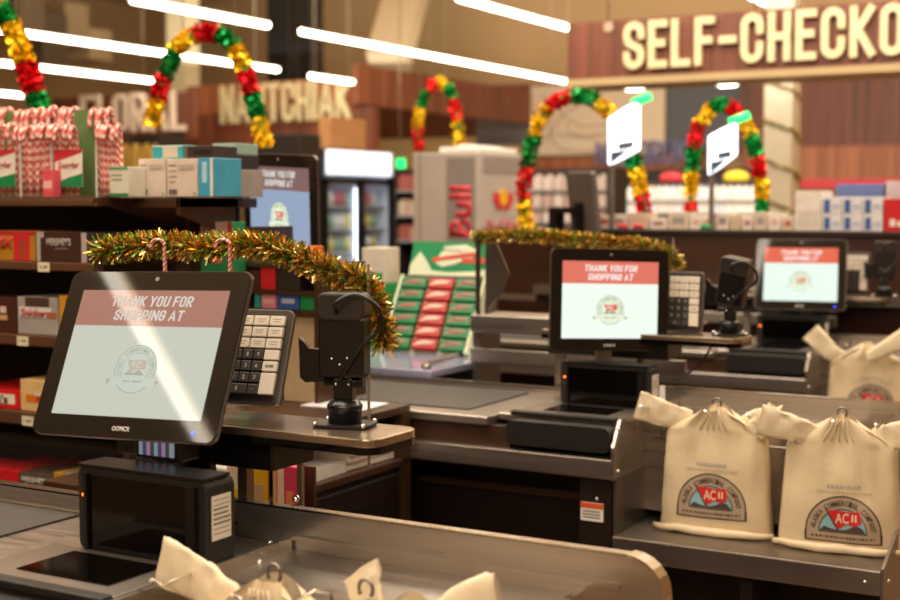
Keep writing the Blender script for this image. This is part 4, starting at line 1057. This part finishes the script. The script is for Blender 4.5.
def jar(px0, px1, pyt, lab, card_px):
    a = at(px0, 150, Y=JY-.02); b = at(px1, 150, Y=JY-.02); zh = at((px0+px1)/2, pyt, Y=JY-.02).z-ztop
    w = b.x-a.x
    t = thing('candy_cane_jar', lab, 'jar', ((a.x+b.x)/2, JY+.03, ztop))
    jm = MB(); r_ = w/2
    jm.box(-r_, r_, -.052, -.050, .001, zh).box(-r_, r_, .090, .092, .001, zh).box(-r_, -r_+.002, -.05, .09, .001, zh).box(r_-.002, r_, -.05, .09, .001, zh).box(-r_, r_, -.052, .092, .0, .002)
    obj('jar_wall', jm, ACR, t)
    for xx in (r_-.005, -r_+.001): obj('jar_edge', MB().box(xx, xx+.004, -.056, -.052, 0, zh), mat('clear_edge', '#cfd8c8', .15), t)
    c0 = at(card_px[0], 168, Y=JY-.03); c1 = at(card_px[1], 168, Y=JY-.03)
    zt_, zb_ = at(card_px[0], 150, Y=JY-.03).z-ztop, at(card_px[0], 187, Y=JY-.03).z-ztop
    cw_ = c1.x-c0.x; cxm = (c0.x+c1.x)/2-t.location.x
    cd_ = obj('label_card', MB().box(-cw_/2, cw_/2, -.001, 0, zb_, zt_), plain('#e6dccc', .5), t, loc=(cxm, -.058, 0))
    hgt = zt_-zb_
    obj('red_corner', MB().prism([(-cw_/2, zt_), (cw_/2, zt_), (cw_/2, zt_-.08*hgt), (-cw_/2, zt_-.32*hgt)], -.002, -.001), plain('#c8303a', .4), cd_)
    obj('green_corner', MB().prism([(-cw_/2, zb_), (cw_/2, zb_), (cw_/2, zb_+.36*hgt), (0, zb_+.25*hgt), (-cw_/2, zb_+.10*hgt)], -.002, -.001), plain('#14804a', .4), cd_)
    text("Spangler", cw_*.8, hgt*.26, plain('#b84a4a', .5), cd_, (0, -.0012, zb_+hgt*.56), ext=.0006, shear=.3, name='brand_script')
    return t
jar(-30, 22, 130, 'clear jar of candy canes at left edge', (-16, 15))
jar(52, 98, 130, 'clear jar of candy canes with red and green label card', (54.5, 82))
for px0, px1, pyt, lab in ((76, 95, 110, 'dark green card standing inside the right jar'), (6, 14, 111, 'narrow green card standing inside the left jar')):
    a = at(px0, 150, Y=JY+.05); b = at(px1, 150, Y=JY+.05)
    tag(obj('green_card', MB().box(a.x, b.x, 0, .003, 0, at(px0, pyt, Y=JY+.05).z-ztop-.004), plain('#5c7d48', .5), loc=(0, JY+.045, ztop+.003)), lab, 'card')
carton('candy_box', 'small pink red candy box between the two jars', 'candy box', 42, 53, 170, ztop, JY-.06, .03, '#d8545a', None, None, None, bands=((.1, .9, .3, .6, '#e8b0a8'),))
# hanging canes on the tinsel
for px, pyt, lab in ((237, 246, 'single candy cane hooked on the nearest tinsel at its middle'), (172, 246, 'single candy cane hooked on nearest tinsel left of the other')):
    p = at(px, pyt, Y=V1+.125); o = cane0.copy(); C.objects.link(o); o.scale = (.6, .9, .50); o.location = (p.x, V1+.105, p.z-.072); o.rotation_euler = (0, 0, R(200)); tag(o, lab, 'candy cane', 'canes hooked on the tinsel')

# cartons on the rack top, right of the canes
zt2 = zt
def topbox(px0, px1, pyt, Y, z, dep, col, lab, **k): return carton('medicine_carton', lab, 'carton', px0, px1, pyt, z, Y, dep, col, None, 'cartons on top of the candy rack', **k)
topbox(109, 128, 167, YF+.03, zt2, .10, '#d3cdb8', 'small white carton with green base, leftmost of the row', bands=((0, 1, 0, .12, '#2f7a48'), (0, 1, .9, 1, '#5f9a6a'), (.1, .7, .55, .6, '#8f8878'), (.1, .7, .7, .75, '#8f8878')))
NUT = ((.06, .32, .80, .86, '#8f7e70'), (.06, .32, .66, .70, '#a09080'), (.06, .34, .52, .56, '#a09080'), (.06, .30, .38, .42, '#a09080'), (.06, .34, .06, .20, '#6f6258'), (.40, .88, .72, .86, '#b8a898'), (.86, .93, .05, .12, '#8f7e70'))
b1 = topbox(138, 165.5, 159, YF+.10, zt2, .12, '#d2bfae', 'white nutrition panel carton, left of the matching pair', bands=NUT)
topbox(166.5, 197.5, 159, YF+.10, zt2, .12, '#d2bfae', 'white nutrition panel carton, right of the matching pair', bands=NUT)
topbox(198, 213, 158, YF+.09, zt2, .12, '#3f9ab8', 'light blue carton with white lettering standing on end', bands=((.78, 1, 0, 1, '#d6d0c0'), (.25, .6, .35, .9, '#a8d0dc')))
zq = at(170, 159, Y=YF+.10).z
topbox(152, 183, 145.5, YF+.13, zq+.001, .1, '#2fa0a8', 'flat teal carton lying on the white cartons', bands=((.34, .84, .1, .9, '#c8bca8'), (0, 1, .88, 1, '#d8e0d8')))
topbox(184, 214, 146, YF+.13, zq+.001, .1, '#3a2c28', 'flat black carton lying beside the teal one', bands=((0, .12, 0, 1, '#6a5a50'), (.3, .9, .3, .7, '#241a18')))
topbox(217, 241, 170, YF+.28, zt2, .1, '#9a8f88', 'grey patterned carton right of blue one', bands=((.1, .9, .1, .5, '#6f6670'), (.3, .6, .2, .4, '#4a4452')))
zq2 = at(228, 170, Y=YF+.28).z
topbox(215, 237, 155, YF+.28, zq2+.001, .1, '#2f2a2c', 'black carton stacked on the grey patterned one', bands=((.2, .8, .3, .6, '#5a5058'),))
zq3 = at(228, 155, Y=YF+.28).z
topbox(212, 236, 143.5, YF+.28, zq3+.001, .1, '#8fa89a', 'mint ribbed carton on top of black one', bands=tuple((.08+.14*i, .14+.14*i, 0, 1, '#b8c8bc') for i in range(6)))
# rack top extension the last cartons stand on + lower display
t = thing('rack_wing', 'brown open shelf wing right of candy rack', 'shelving', (XR+.03, YF+.1, 0))
xw = at(240, 200, Y=YF+.36).x-XR-.03
obj('wing_top', MB().box(0, xw, .0, .34, zt-.03, zt-.002), SHELFM, t, bev=.002)
obj('wing_back', MB().box(0, xw, .24, .26, 1.0, zt-.03), DBROWN, t)
obj('wing_end', MB().prism([(.0, zt-.002), (.25, zt-.002), (.25, zt-.12), (.0, zt-.05)], xw-.01, xw, ax='x'), SHELFM, t)
obj('wing_shelf', MB().box(0, xw, .0, .24, 1.19, 1.205), SHELFM, t)
carton('holiday_box', 'green and pink holiday box under the wing shelf top', 'candy box', 200, 232, 222, 1.2055, YF+.25, .06, '#1f8a58', None, None, None, bands=((.0, 1, .75, 1, '#d8a898'), (.30, .7, .3, .7, '#b8605a'), (.86, 1, 0, 1, '#c8302a')))

# second bay of shelving between rack and cabinet
t = thing('candy_rack', 'low shelving bay of bright packets behind nearest keypad', 'shelving', (at(243, 300, Y=3.02).x, 3.02, 0))
bw = at(314, 300, Y=3.02).x-t.location.x
sz = [at(270, y, Y=3.02).z for y in (263, 290, 309)]
for z in sz: obj('shelf', MB().box(0, bw, 0, .22, z-.012, z), SHELFM, t)
obj('back_panel', MB().box(0, bw, .22, .24, .87, sz[0]), PEG, t)
obj('upright', MB().box(-.02, 0, 0, .24, .87, sz[0]+.1), SHELFM, t)
obj('upright', MB().box(bw, bw+.012, .0, .24, .87, sz[0]), SHELFM, t)
obj('base_cabinet', MB().box(0, bw, .02, .14, .870, sz[2]-.012), plain('#b49a78', .5), t)
grp = 'packets on the low bay'
k = 0
for (x0, x1, yt, z, c, lab, bands) in ((246, 262, 249, sz[0], '#2c7a66', 'teal green box, left on top shelf of low bay', ((.1, .9, .5, .8, '#4f9a86'),)),
        (263, 279, 249, sz[0], '#357f6c', 'green box, middle of top shelf of low bay', ((.1, .9, .5, .8, '#5a9a84'),)),
        (280, 299, 247, sz[0], '#d86a1c', 'orange candy box on top shelf of low bay', ((.25, .85, .3, .65, '#e8b860'), (.35, .75, .4, .58, '#5a6a9a'))),
        (260, 275, 267, sz[1], '#c41e24', 'tall plain red box on middle shelf of low bay', ()),
        (247, 259, 270, sz[1], '#4a2a20', 'dark brown packet, leftmost on middle shelf of low bay', ()),
        (276, 300, 269, sz[1], '#2b2320', 'wide black packet right of the red box', ()),
        (254, 260, 293, sz[2], '#2a8a8a', 'narrow teal packet on lower shelf of low bay', ()),
        (261, 276, 293, sz[2], '#c87a86', 'pink packet on lower shelf of low bay', ((.1, .9, .3, .6, '#d8a0a4'),)),
        (277, 299, 293, sz[2], '#2c508a', 'blue packet on lower shelf of low bay', ((.2, .8, .35, .65, '#a8a8c0'),)),
        (300, 314, 293, sz[2], '#14783e', 'green packet, rightmost on lower shelf of low bay', ())):
    carton('candy_packet', lab, 'candy box', x0, x1, yt, z, 3.025, .12, c, None, grp, None, bands=bands)
# bright packet seen under the nearest customer shelf
t2 = thing('low_candy_rack', 'low candy tray seen beneath the nearest customer shelf', 'shelving', (at(223, 500, Y=2.30).x, 2.30, 0))
zz = at(260, 512, Y=2.30).z
tw_ = at(300, 500, Y=2.30).x-t2.location.x
obj('tray', MB().box(0, tw_, 0, .06, zz-.012, zz).box(0, tw_, .052, .06, zz, zz+.10).box(0, .01, 0, .06, 0, zz), SHELFM, t2)
obj('tray_post', MB().box(tw_, tw_+.012, -.01, .0, 0, zz+.17), STEEL_D, t2)
for x0, x1, c, lab, bands in ((226, 246, '#d8c2a8', 'cream and yellow packet, left one in low candy tray', ((0, 1, 0, .45, '#d8a81c'),)), (247, 268, '#d8a41c', 'golden yellow packet, middle one in low candy tray', ((.2, .8, .2, .6, '#b8946a'),)), (269, 297, '#c83a58', 'pink packet, right one in low candy tray', ((.3, .55, .0, 1, '#d8b8a0'), (.6, .9, .1, .5, '#d0784a')))):
    carton('candy_packet', lab, 'candy box', x0, x1, 466, zz, 2.305, .02, c, None, 'packets in the low candy tray', None, bands=bands)

# ---------------------------------------------------------------- back wall of third lane with goods on top
YW0 = 5.95
za_ = at(700, 230, Y=YW0).z
t = thing('partition', 'long dark brown partition behind the farthest register', 'partition', (at(484, 230, Y=YW0).x, YW0, 0))
pwid = at(985, 230, Y=YW0).x-t.location.x
obj('partition_panel', MB().box(0, pwid, 0, .40, 0, za_-.02), mat('partition_laminate', '#3a1e10', .38, var=.25, vscale=2, stretch=(1, 1, 6)), t)
obj('partition_cap', MB().box(-.01, pwid, -.015, .42, za_-.022, za_), DBROWN, t, bev=.003)
obj('partition_ledge', MB().box(.3, pwid, -.05, 0, .985, 1.03), STEEL_D, t)
# T bracket seen through the second acrylic screen
q = at(520, 300, Y=YW0-.12)
tag(obj('steel_bracket', MB().box(-.16, .08, 0, .02, 0, .028).box(-.17, -.13, 0, .02, -.13, .10).box(-.16, -.14, .02, .12, 0, .02), STEEL, loc=(q.x, YW0-.12, q.z)), 'steel T bracket seen through second acrylic screen', 'bracket')
tag(obj('sneeze_bracket', MB().prism([(0, 0), (.06, .06), (.09, .13), (.03, .26), (0, .26)], 0, .006), STEEL_D, loc=(at(481, 312, Y=V2+.32).x, V2+.35, at(481, 312, Y=V2+.32).z)), 'grey plate at left end of second acrylic screen', 'bracket')
tag(obj('plate_post', MB().box(-.003, .012, 0, .02, .875, 1.10), STEEL_D, loc=(at(481, 312, Y=V2+.32).x, V2+.352, 0)), 'thin steel post under the grey plate', 'bracket')

# low cartons along the top
rnd = random.Random(9)
xs = [596, 612, 628, 650, 668, 690, 704, 716, 730, 742, 754, 768, 782]
for i, x in enumerate(xs):
    w_ = (xs[i+1]-x-1) if i+1 < len(xs) else 12
    c = ['#d8c4b0', '#dfccc0', '#cbb49c', '#e0d2c4', '#d2bca8', '#e6d8cc'][i % 6]
    carton('snack_box', 'low pale snack box number %s along the partition top' % ['one', 'two', 'three', 'four', 'five', 'six', 'seven', 'eight', 'nine', 'ten', 'eleven', 'twelve', 'thirteen'][i] if False else
           ['pale box left of the first lane light post', 'pale box at the foot of first lane light post', 'cream box under right leg of large foil arch', 'white box right of large foil arch', 'tan box left of the right foil arch', 'pale box at left foot of right foil arch', 'tan box beside second lane light post', 'cream box inside the right foil arch, left', 'white box inside the right foil arch, middle', 'cream box inside the right foil arch, right', 'tan box at right foot of right foil arch', 'white box in front of the tinsel column', 'pale box touching the tall white carton'][i],
           'carton', x, x+w_, 216+rnd.uniform(-4, 3), za_, YW0+.1, .12, c, None, 'low cartons on the partition', None, bands=((.2, .8, .3, .7, ['#b85a4a', '#8f8078', '#c8a890', '#a8707a', '#9a9088', '#d0a8a0'][i % 6]),))
carton('white_carton', 'tall white carton left of stacked water packs', 'carton', 795, 822, 191, za_, YW0+.05, .2, '#ddd2c6', None, None, None, bands=((.1, .9, .1, .5, '#cfc2b4'),))
for r_ in range(2):
    for c_ in range(3):
        x0 = 822+c_*20.5; zt_a = at(850, 215, Y=YW0+.04).z
        carton('water_pack', 'blue and white drink pack, %s row, %s of three' % (['lower', 'upper'][r_], ['left', 'middle', 'right'][c_]), 'drink pack', x0, x0+20, [215, 197][r_], [za_, zt_a+.001][r_], YW0+.04, .18, '#d9d4d6', None, 'drink packs on the partition',
               None, bands=((.1, .42, .08, .85, '#3a5a96'), (.5, .9, .3, .6, '#b0b4c8'), (.5, .55, .1, .25, '#9098b0')))
t = carton('drink_pack', 'red drink pack with white lettering at right edge', 'drink pack', 884, 925, 199, za_, YW0+.04, .2, '#c4161c', None, None, bands=((.15, .3, .15, .38, '#eadfd8'), (.34, .5, .15, .32, '#eadfd8')))
# rear row
carton('blue_carton', 'long blue carton behind the drink packs', 'carton', 836, 884, 184, za_, YW0+.28, .1, '#5a6a9a', None, None, None)
carton('grey_carton', 'grey carton behind the red drink pack', 'carton', 886, 930, 181, za_, YW0+.28, .1, '#b0a8a8', None, None, None)
for px, c, lab in ((624, '#c82a30', 'small red bow lying at the partition edge left'), (640, '#c4242c', 'small red bow right of the other bow'), (707, '#148a4a', 'small green bow on the partition top')):
    p = at(px, 222, Y=YW0+.04)
    tag(obj('ribbon_bow', MB().sph((-.012, 0, .015), .015, 8).sph((.014, 0, .013), .014, 8).sph((0, -.004, .018), .008, 8), plain(c, .3), loc=(p.x, YW0+.02, za_)), lab, 'bow')

# monitor seen from behind and arm
q = at(573, 203, Y=YW0-.25)
t = thing('register_monitor', 'grey monitor seen from behind beneath large foil arch', 'monitor', (q.x, YW0-.10, q.z), R(180-28))
obj('casing', MB().rbox(.20, .30, .03, .015), mat('grey_casing', '#5c524c', .4, var=.1), t, rot=(R(-8), 0, 0), bev=.004)
obj('screen', MB().box(-.09, .09, -.001, 0, -.13, .13), BLACKG, t, rot=(R(-8), 0, 0))
obj('stand_pole', MB().box(-.015, .015, .03, .06, -.36, .0), BLACK, t)
obj('stand_arm', MB().box(-.02, .16, .04, .07, -.05, -.02).box(.13, .19, .03, .08, -.17, -.02), BLACK, t)
obj('stand_pole', MB().box(-.02, .02, .0, .06, -(q.z)+.9, -.3), BLACK, t)
# lane lights
def lane_light(label, corners, Y, post_px, foot_py, green):
    c = [at(*p, Y=Y) for p in corners]
    t = thing('lane_light', label, 'light', (at(post_px, foot_py, Y=Y).x, Y, za_))
    o = t.location
    P = [(p.x-o.x, p.z-o.z) for p in c]
    obj('light_panel', MB().prism(P, 0, .05), mat('lane_panel', '#ffffff', .3, emit='#eef6ff', es=1.6), t, bev=.012)
    obj('post', MB().box(-.010, .010, .02, .04, 0, min(p[1] for p in P)+.08), plain('#6a5f58', .4), t)
    g = at(*green[:2], Y=Y)
    a_ = (g.x-o.x, g.z-o.z)
    obj('beacon', MB().tube([(a_[0]-.045, .02, a_[1]-.012), (a_[0]+.045, .02, a_[1]+.018)], .020, 10), mat('green_beacon', '#20e070', .3, emit='#22e87a', es=1.3), t)
    m_ = MB(); x0, x1 = P[0][0], P[1][0]; zb_ = P[3][1]
    m_.prism([(x0+.40*(x1-x0), zb_+.075), (x0+.88*(x1-x0), zb_+.085), (x0+.88*(x1-x0), zb_+.115), (x0+.40*(x1-x0), zb_+.105)], -.003, 0)
    m_.prism([(x0+.15*(x1-x0), zb_+.01), (x0+.15*(x1-x0), zb_+.065), (x0+.75*(x1-x0), zb_+.075)], -.003, 0)
    obj('numeral', m_, plain('#4a5a70', .4), t)
    return t
lane_light('glowing white lane light with green tip above large foil arch right leg', [(606.5, 118), (637.5, 99), (637.5, 150), (607, 166)], YW0-.005, 609, 228, (640, 100))
lane_light('glowing white lane light with green tip inside right foil arch', [(707, 136), (735, 121), (735, 155), (707, 176)], YW0+.06, 709, 228, (738, 119))

# ---------------------------------------------------------------- coolers and far displays
# drinks fridge with red lettering
c0 = at(478, 152, Y=6.9)
q0 = at(413, 152, Y=6.9)
wz = c0.z; ww_ = c0.x-q0.x
dd = .30
t = thing('drinks_fridge', 'grey upright drinks fridge with red vertical lettering', 'fridge', (q0.x, 6.9, 0))
GRYM = mat('fridge_grey', '#b8aca2', .42, .2, var=.06); GRYD = mat('fridge_band', '#a09690', .35, .4, var=.05)
obj('cabinet', MB().box(0, ww_, 0, .62, 0, wz), GRYM, t, bev=.006)
obj('door_edge', MB().box(.045, .052, -.003, 0, .0, wz), plain('#7d726a', .5), t)
x_ = at(447, 152, Y=6.9).x-q0.x; x2_ = at(475, 152, Y=6.9).x-q0.x
obj('logo_band', MB().box(x_, x2_, -.004, 0, .3, wz-.03), GRYD, t)
zr0, zr1 = at(460, 186, Y=6.9).z, at(460, 303, Y=6.9).z
t3 = text('Red Bull', zr0-zr1, (x2_-x_)*.80, plain('#c22033', .4), t, (x_+(x2_-x_)*.5, -.005, (zr0+zr1)/2), rot=(0, R(-90), 0), ext=.002, bold=.03)
# side face (+X) with crest and lettering
obj('side_panel', MB().box(ww_, ww_+.004, .06, .56, wz-.12, wz-.02), GRYD, t)
bl = MB(); 
for sg in (-1, 1): bl.prism([(.31+sg*.01, wz-.30), (.31+sg*.05, wz-.24), (.31+sg*.12, wz-.23), (.31+sg*.13, wz-.27), (.31+sg*.08, wz-.33), (.31+sg*.02, wz-.34)], ww_+.004, ww_+.008, ax='x')
obj('twin_emblem', bl, plain('#c8303a', .4), t)
obj('emblem_sun', MB().cyl((ww_+.002, .31, wz-.26), (ww_+.010, .31, wz-.26), .05, seg=16), plain('#e0a81c', .4), t)
s3 = text('Red Bull', .40, .09, plain('#b8485a', .5), t, (ww_+.006, .31, wz-.44), rot=(0, 0, R(90)), ext=.002, bold=.03)
obj('top_cover', MB().box(.15, ww_-.02, .05, .55, wz, wz+.035).box(.25, ww_-.1, .1, .5, wz+.03, wz+.05), plain('#d8d2ca', .6), t, bev=.01)

# glass door beverage cooler facing +X
Xc = at(322, 160, d=11.5).x
yA = at(322, 160, X=Xc).y; yB = at(393, 160, X=Xc).y; zc0 = at(322, 148, X=Xc).z
t = thing('beverage_cooler', 'black two door glass beverage cooler with lit header', 'cooler', (Xc, yA, 0))
D = yB-yA; fr = .05
obj('cooler_shell', MB().box(-.7, -.66, 0, D, 0, zc0).box(-.7, 0, 0, .03, 0, zc0).box(-.7, 0, D-.03, D, 0, zc0).box(-.7, 0, 0, D, zc0-.03, zc0).box(-.7, 0, 0, D, 0, .15), plain('#1c1815', .4), t)
zh = at(330, 178, X=Xc).z
obj('header_light', MB().box(0, .03, .05, D-.06, zh+.03, zc0-.01), mat('header_lit', '#ffffff', .4, emit='#dce8ff', es=.95), t, bev=.008)
for i in range(2):
    y0, y1 = i*D/2, (i+1)*D/2
    dr = obj('door', MB().box(0, .03, y0, y0+fr, .15, zh).box(0, .03, y1-fr, y1, .15, zh).box(0, .03, y0, y1, zh-fr, zh).box(0, .03, y0, y1, .15, .15+fr), plain('#15110f', .3), t)
    obj('glass', MB().box(.010, .014, y0+fr, y1-fr, .2, zh-fr), GLASS, dr)
    obj('handle', MB().box(.03, .05, (y1-fr-.01) if i == 0 else y0+.01, (y1-fr+.02) if i == 0 else y0+fr-.01, .9, 1.25), BLACK, dr)
obj('inner_light', MB().box(-.035, -.015, D/2-.012, D/2+.012, .3, zh-.08), mat('cooler_lamp', '#ffffff', .4, emit='#e8f0ff', es=7), t)
obj('inner_light', MB().box(-.06, -.03, .035, .05, .3, zh-.08), mat('cooler_lamp', '#ffffff', .4, emit='#e8f0ff', es=12), t)
obj('end_liner', MB().box(-.65, -.03, D-.045, D-.04, .15, zc0-.06), mat('cooler_liner', '#e4e8ee', .4), t)
obj('divider', MB().box(-.65, -.04, D/2-.003, D/2+.003, .15, zh), mat('cooler_liner', '#e4e8ee', .4), t)
obj('liner', MB().box(-.655, -.65, .03, D-.03, .15, zc0-.05), mat('cooler_liner', '#e4e8ee', .4), t)
sh_z = [at(350, y_, X=Xc).z for y_ in (206, 229, 252)]
for z in sh_z: obj('wire_shelf', MB().box(-.62, -.04, .04, D-.04, z-.012, z), plain('#c8ccd0', .4), t)
bt = MB().lathe([(.035, 0), (.036, .12), (.034, .15), (.014, .20), (.013, .23)], 10)
bt0 = obj('drink_bottle', bt, mat('bottle_pale', '#dfe2d2', .2)); BC = ['#dfe2d2', '#8fb09a', '#d8c870', '#c86a72', '#e8e6e0']
bmeshes = []
for c in BC:
    mm = bt0.data.copy(); mm.materials.clear(); mm.materials.append(mat('bottle_'+c.lstrip('#'), c, .25)); bmeshes.append(mm)
first_b = True; rnd = random.Random(4)
nb = int((D-.16)/.085)
for si, z in enumerate(sh_z):
    for i in range(nb):
        o = bt0 if first_b else bt0.copy()
        if not first_b: C.objects.link(o)
        first_b = False
        o.data = bmeshes[rnd.randrange(5)]; y = yA+.09+i*.085
        o.location = (Xc-.10, y, z+.001); o.scale = (.9, .9, .62)
        tag(o, 'drink bottle on the %s shelf of the glass door cooler, %s door' % (['top', 'middle', 'bottom'][si], 'left' if i < nb/2 else 'right'), 'bottle', 'bottles in the cooler, %s shelf' % ['top', 'middle', 'bottom'][si])
p = at(330, 148, X=Xc-.05); p2 = at(366, 148, X=Xc-.05)
tag(obj('cardboard_box', MB().box(-.12, .0, 0, p2.y-p.y, 0, .28), mat('cardboard', '#c08a58', .7, var=.1), loc=(Xc-.05, p.y, zc0+.001), bev=.006), 'brown cardboard box on top of glass door cooler', 'box')
# exit lamp right of the cooler
p = at(400, 165, Y=12.4)
tag(obj('exit_lamp', MB().box(-.05, .05, 0, .03, -.07, .07), mat('green_lamp', '#20e070', .3, emit='#20d870', es=1.6), loc=p), 'small green glowing lamp right of cooler header', 'light')
tag(obj('lamp_rod', MB().cyl((0, 0, .07), (0, 0, 6.0-p.z), .006, seg=6), plain('#9a8a70', .5), loc=p), 'thin rod holding the small green lamp', 'rod')
# goods shelving between coolers
def gondola(name, label, px0, px1, Y, pys, hpx, cols, grp, item, ilab, topz=None, back='#2a2220', n=8, lit=False, fr=True):
    a = at(px0, 200, Y=Y); b = at(px1, 200, Y=Y); w = b.x-a.x
    zs = [at((px0+px1)/2, y, Y=Y).z for y in pys]; it_h = hpx*at(px0, 200, Y=Y).length/F
    t = thing(name, label, 'shelving', (a.x, Y, 0))
    obj('back_panel', MB().box(0, w, .40, .42, 0, zs[0]+it_h*1.25), plain(back, .6), t)
    for xx in (-.02, w): obj('side', MB().box(xx, xx+.02, 0, .42, 0, zs[0]+it_h*1.2), plain(back, .6), t)
    rnd = random.Random(len(label)); base = None
    for si, z in enumerate(zs):
        obj('shelf', MB().box(0, w, 0, .4, z-.02, z), plain('#9a948c', .4), t)
        iw = w/n
        for i in range(n):
            if base is None:
                base = {}
            c = cols[rnd.randrange(len(cols))]
            if c not in base:
                base[c] = obj(item, MB().box(-iw*.42, iw*.42, 0, .12, 0, it_h*.72).box(-iw*.2, iw*.2, .03, .09, it_h*.72, it_h*.88), plain(c, .45), bev=.006); o = base[c]
            else:
                o = base[c].copy(); C.objects.link(o)
            o.location = (a.x+iw*(i+.5), Y+.03, z+.001)
            tag(o, '%s, %s shelf' % (ilab, ['top', 'second', 'third', 'bottom'][si]), 'container', grp+', '+['top', 'second', 'third', 'bottom'][si]+' shelf')
    return t
gondola('dairy_display', 'bright far display of white containers behind the foil arches', 618, 762, 14.5, (200, 213), 15, ['#f0ece6', '#f4f0ea', '#e8e2dc', '#dfe4ea'], 'white containers on the far display', 'dairy_container', 'white container on the far display behind foil arches', n=20)
gondola('snack_display', 'far shelving of pale packs left of lane light', 478, 606, 10.5, (190, 207, 222), 17, ['#d8c4ba', '#c8a8a0', '#e0d0c8', '#b8928a', '#7a5a50'], 'pale packs on the far snack shelving', 'snack_pack', 'pale snack pack on shelving left of lane light', n=12)
gondola('flower_display', 'far display with yellow cards below the florist letters', 104, 158, 11.0, (168, ), 26, ['#d8b860', '#e0c878', '#cfa94c'], 'yellow packets below the florist letters', 'seed_packet', 'yellow packet on display below florist letters', n=5)
gondola('magazine_rack', 'narrow far shelving between cooler and grey fridge', 396, 414, 10.5, (190, 215, 240), 18, ['#c8a088', '#a8584a', '#d0c0a8'], 'packs on the narrow far shelving', 'snack_pack', 'pack on narrow shelving beside grey fridge', n=3)
for px, py, c, lab in ((540, 0, '', ''),): pass
p0 = at(670, 178, Y=14.9)
tag(obj('candy_balloon', MB().sph((0, 0, 0), .11, 12, sc=(1.4, .4, .7)).box(-.004, .004, 0, .01, -.5, 0), plain('#e0c21c', .3), loc=(at(735, 178, Y=14.9).x, 14.95, p0.z)), 'yellow decoration on dark strip above far display', 'decoration')
tag(obj('candy_balloon', MB().sph((0, 0, 0), .11, 12, sc=(1.4, .4, .6)).box(-.004, .004, 0, .01, -.5, 0), plain('#c01c28', .3), loc=(p0.x, 14.95, p0.z)), 'red decoration on dark strip above far display', 'decoration')
# cardboard and dark speaker boxes behind left display monitor
q = at(278, 140, Y=9)
tag(obj('dark_cabinet', MB().box(-.18, .22, 0, .3, -q.z, .05), plain('#241c18', .5), loc=q, bev=.01), 'dark cabinet behind the dim left monitor', 'cabinet')
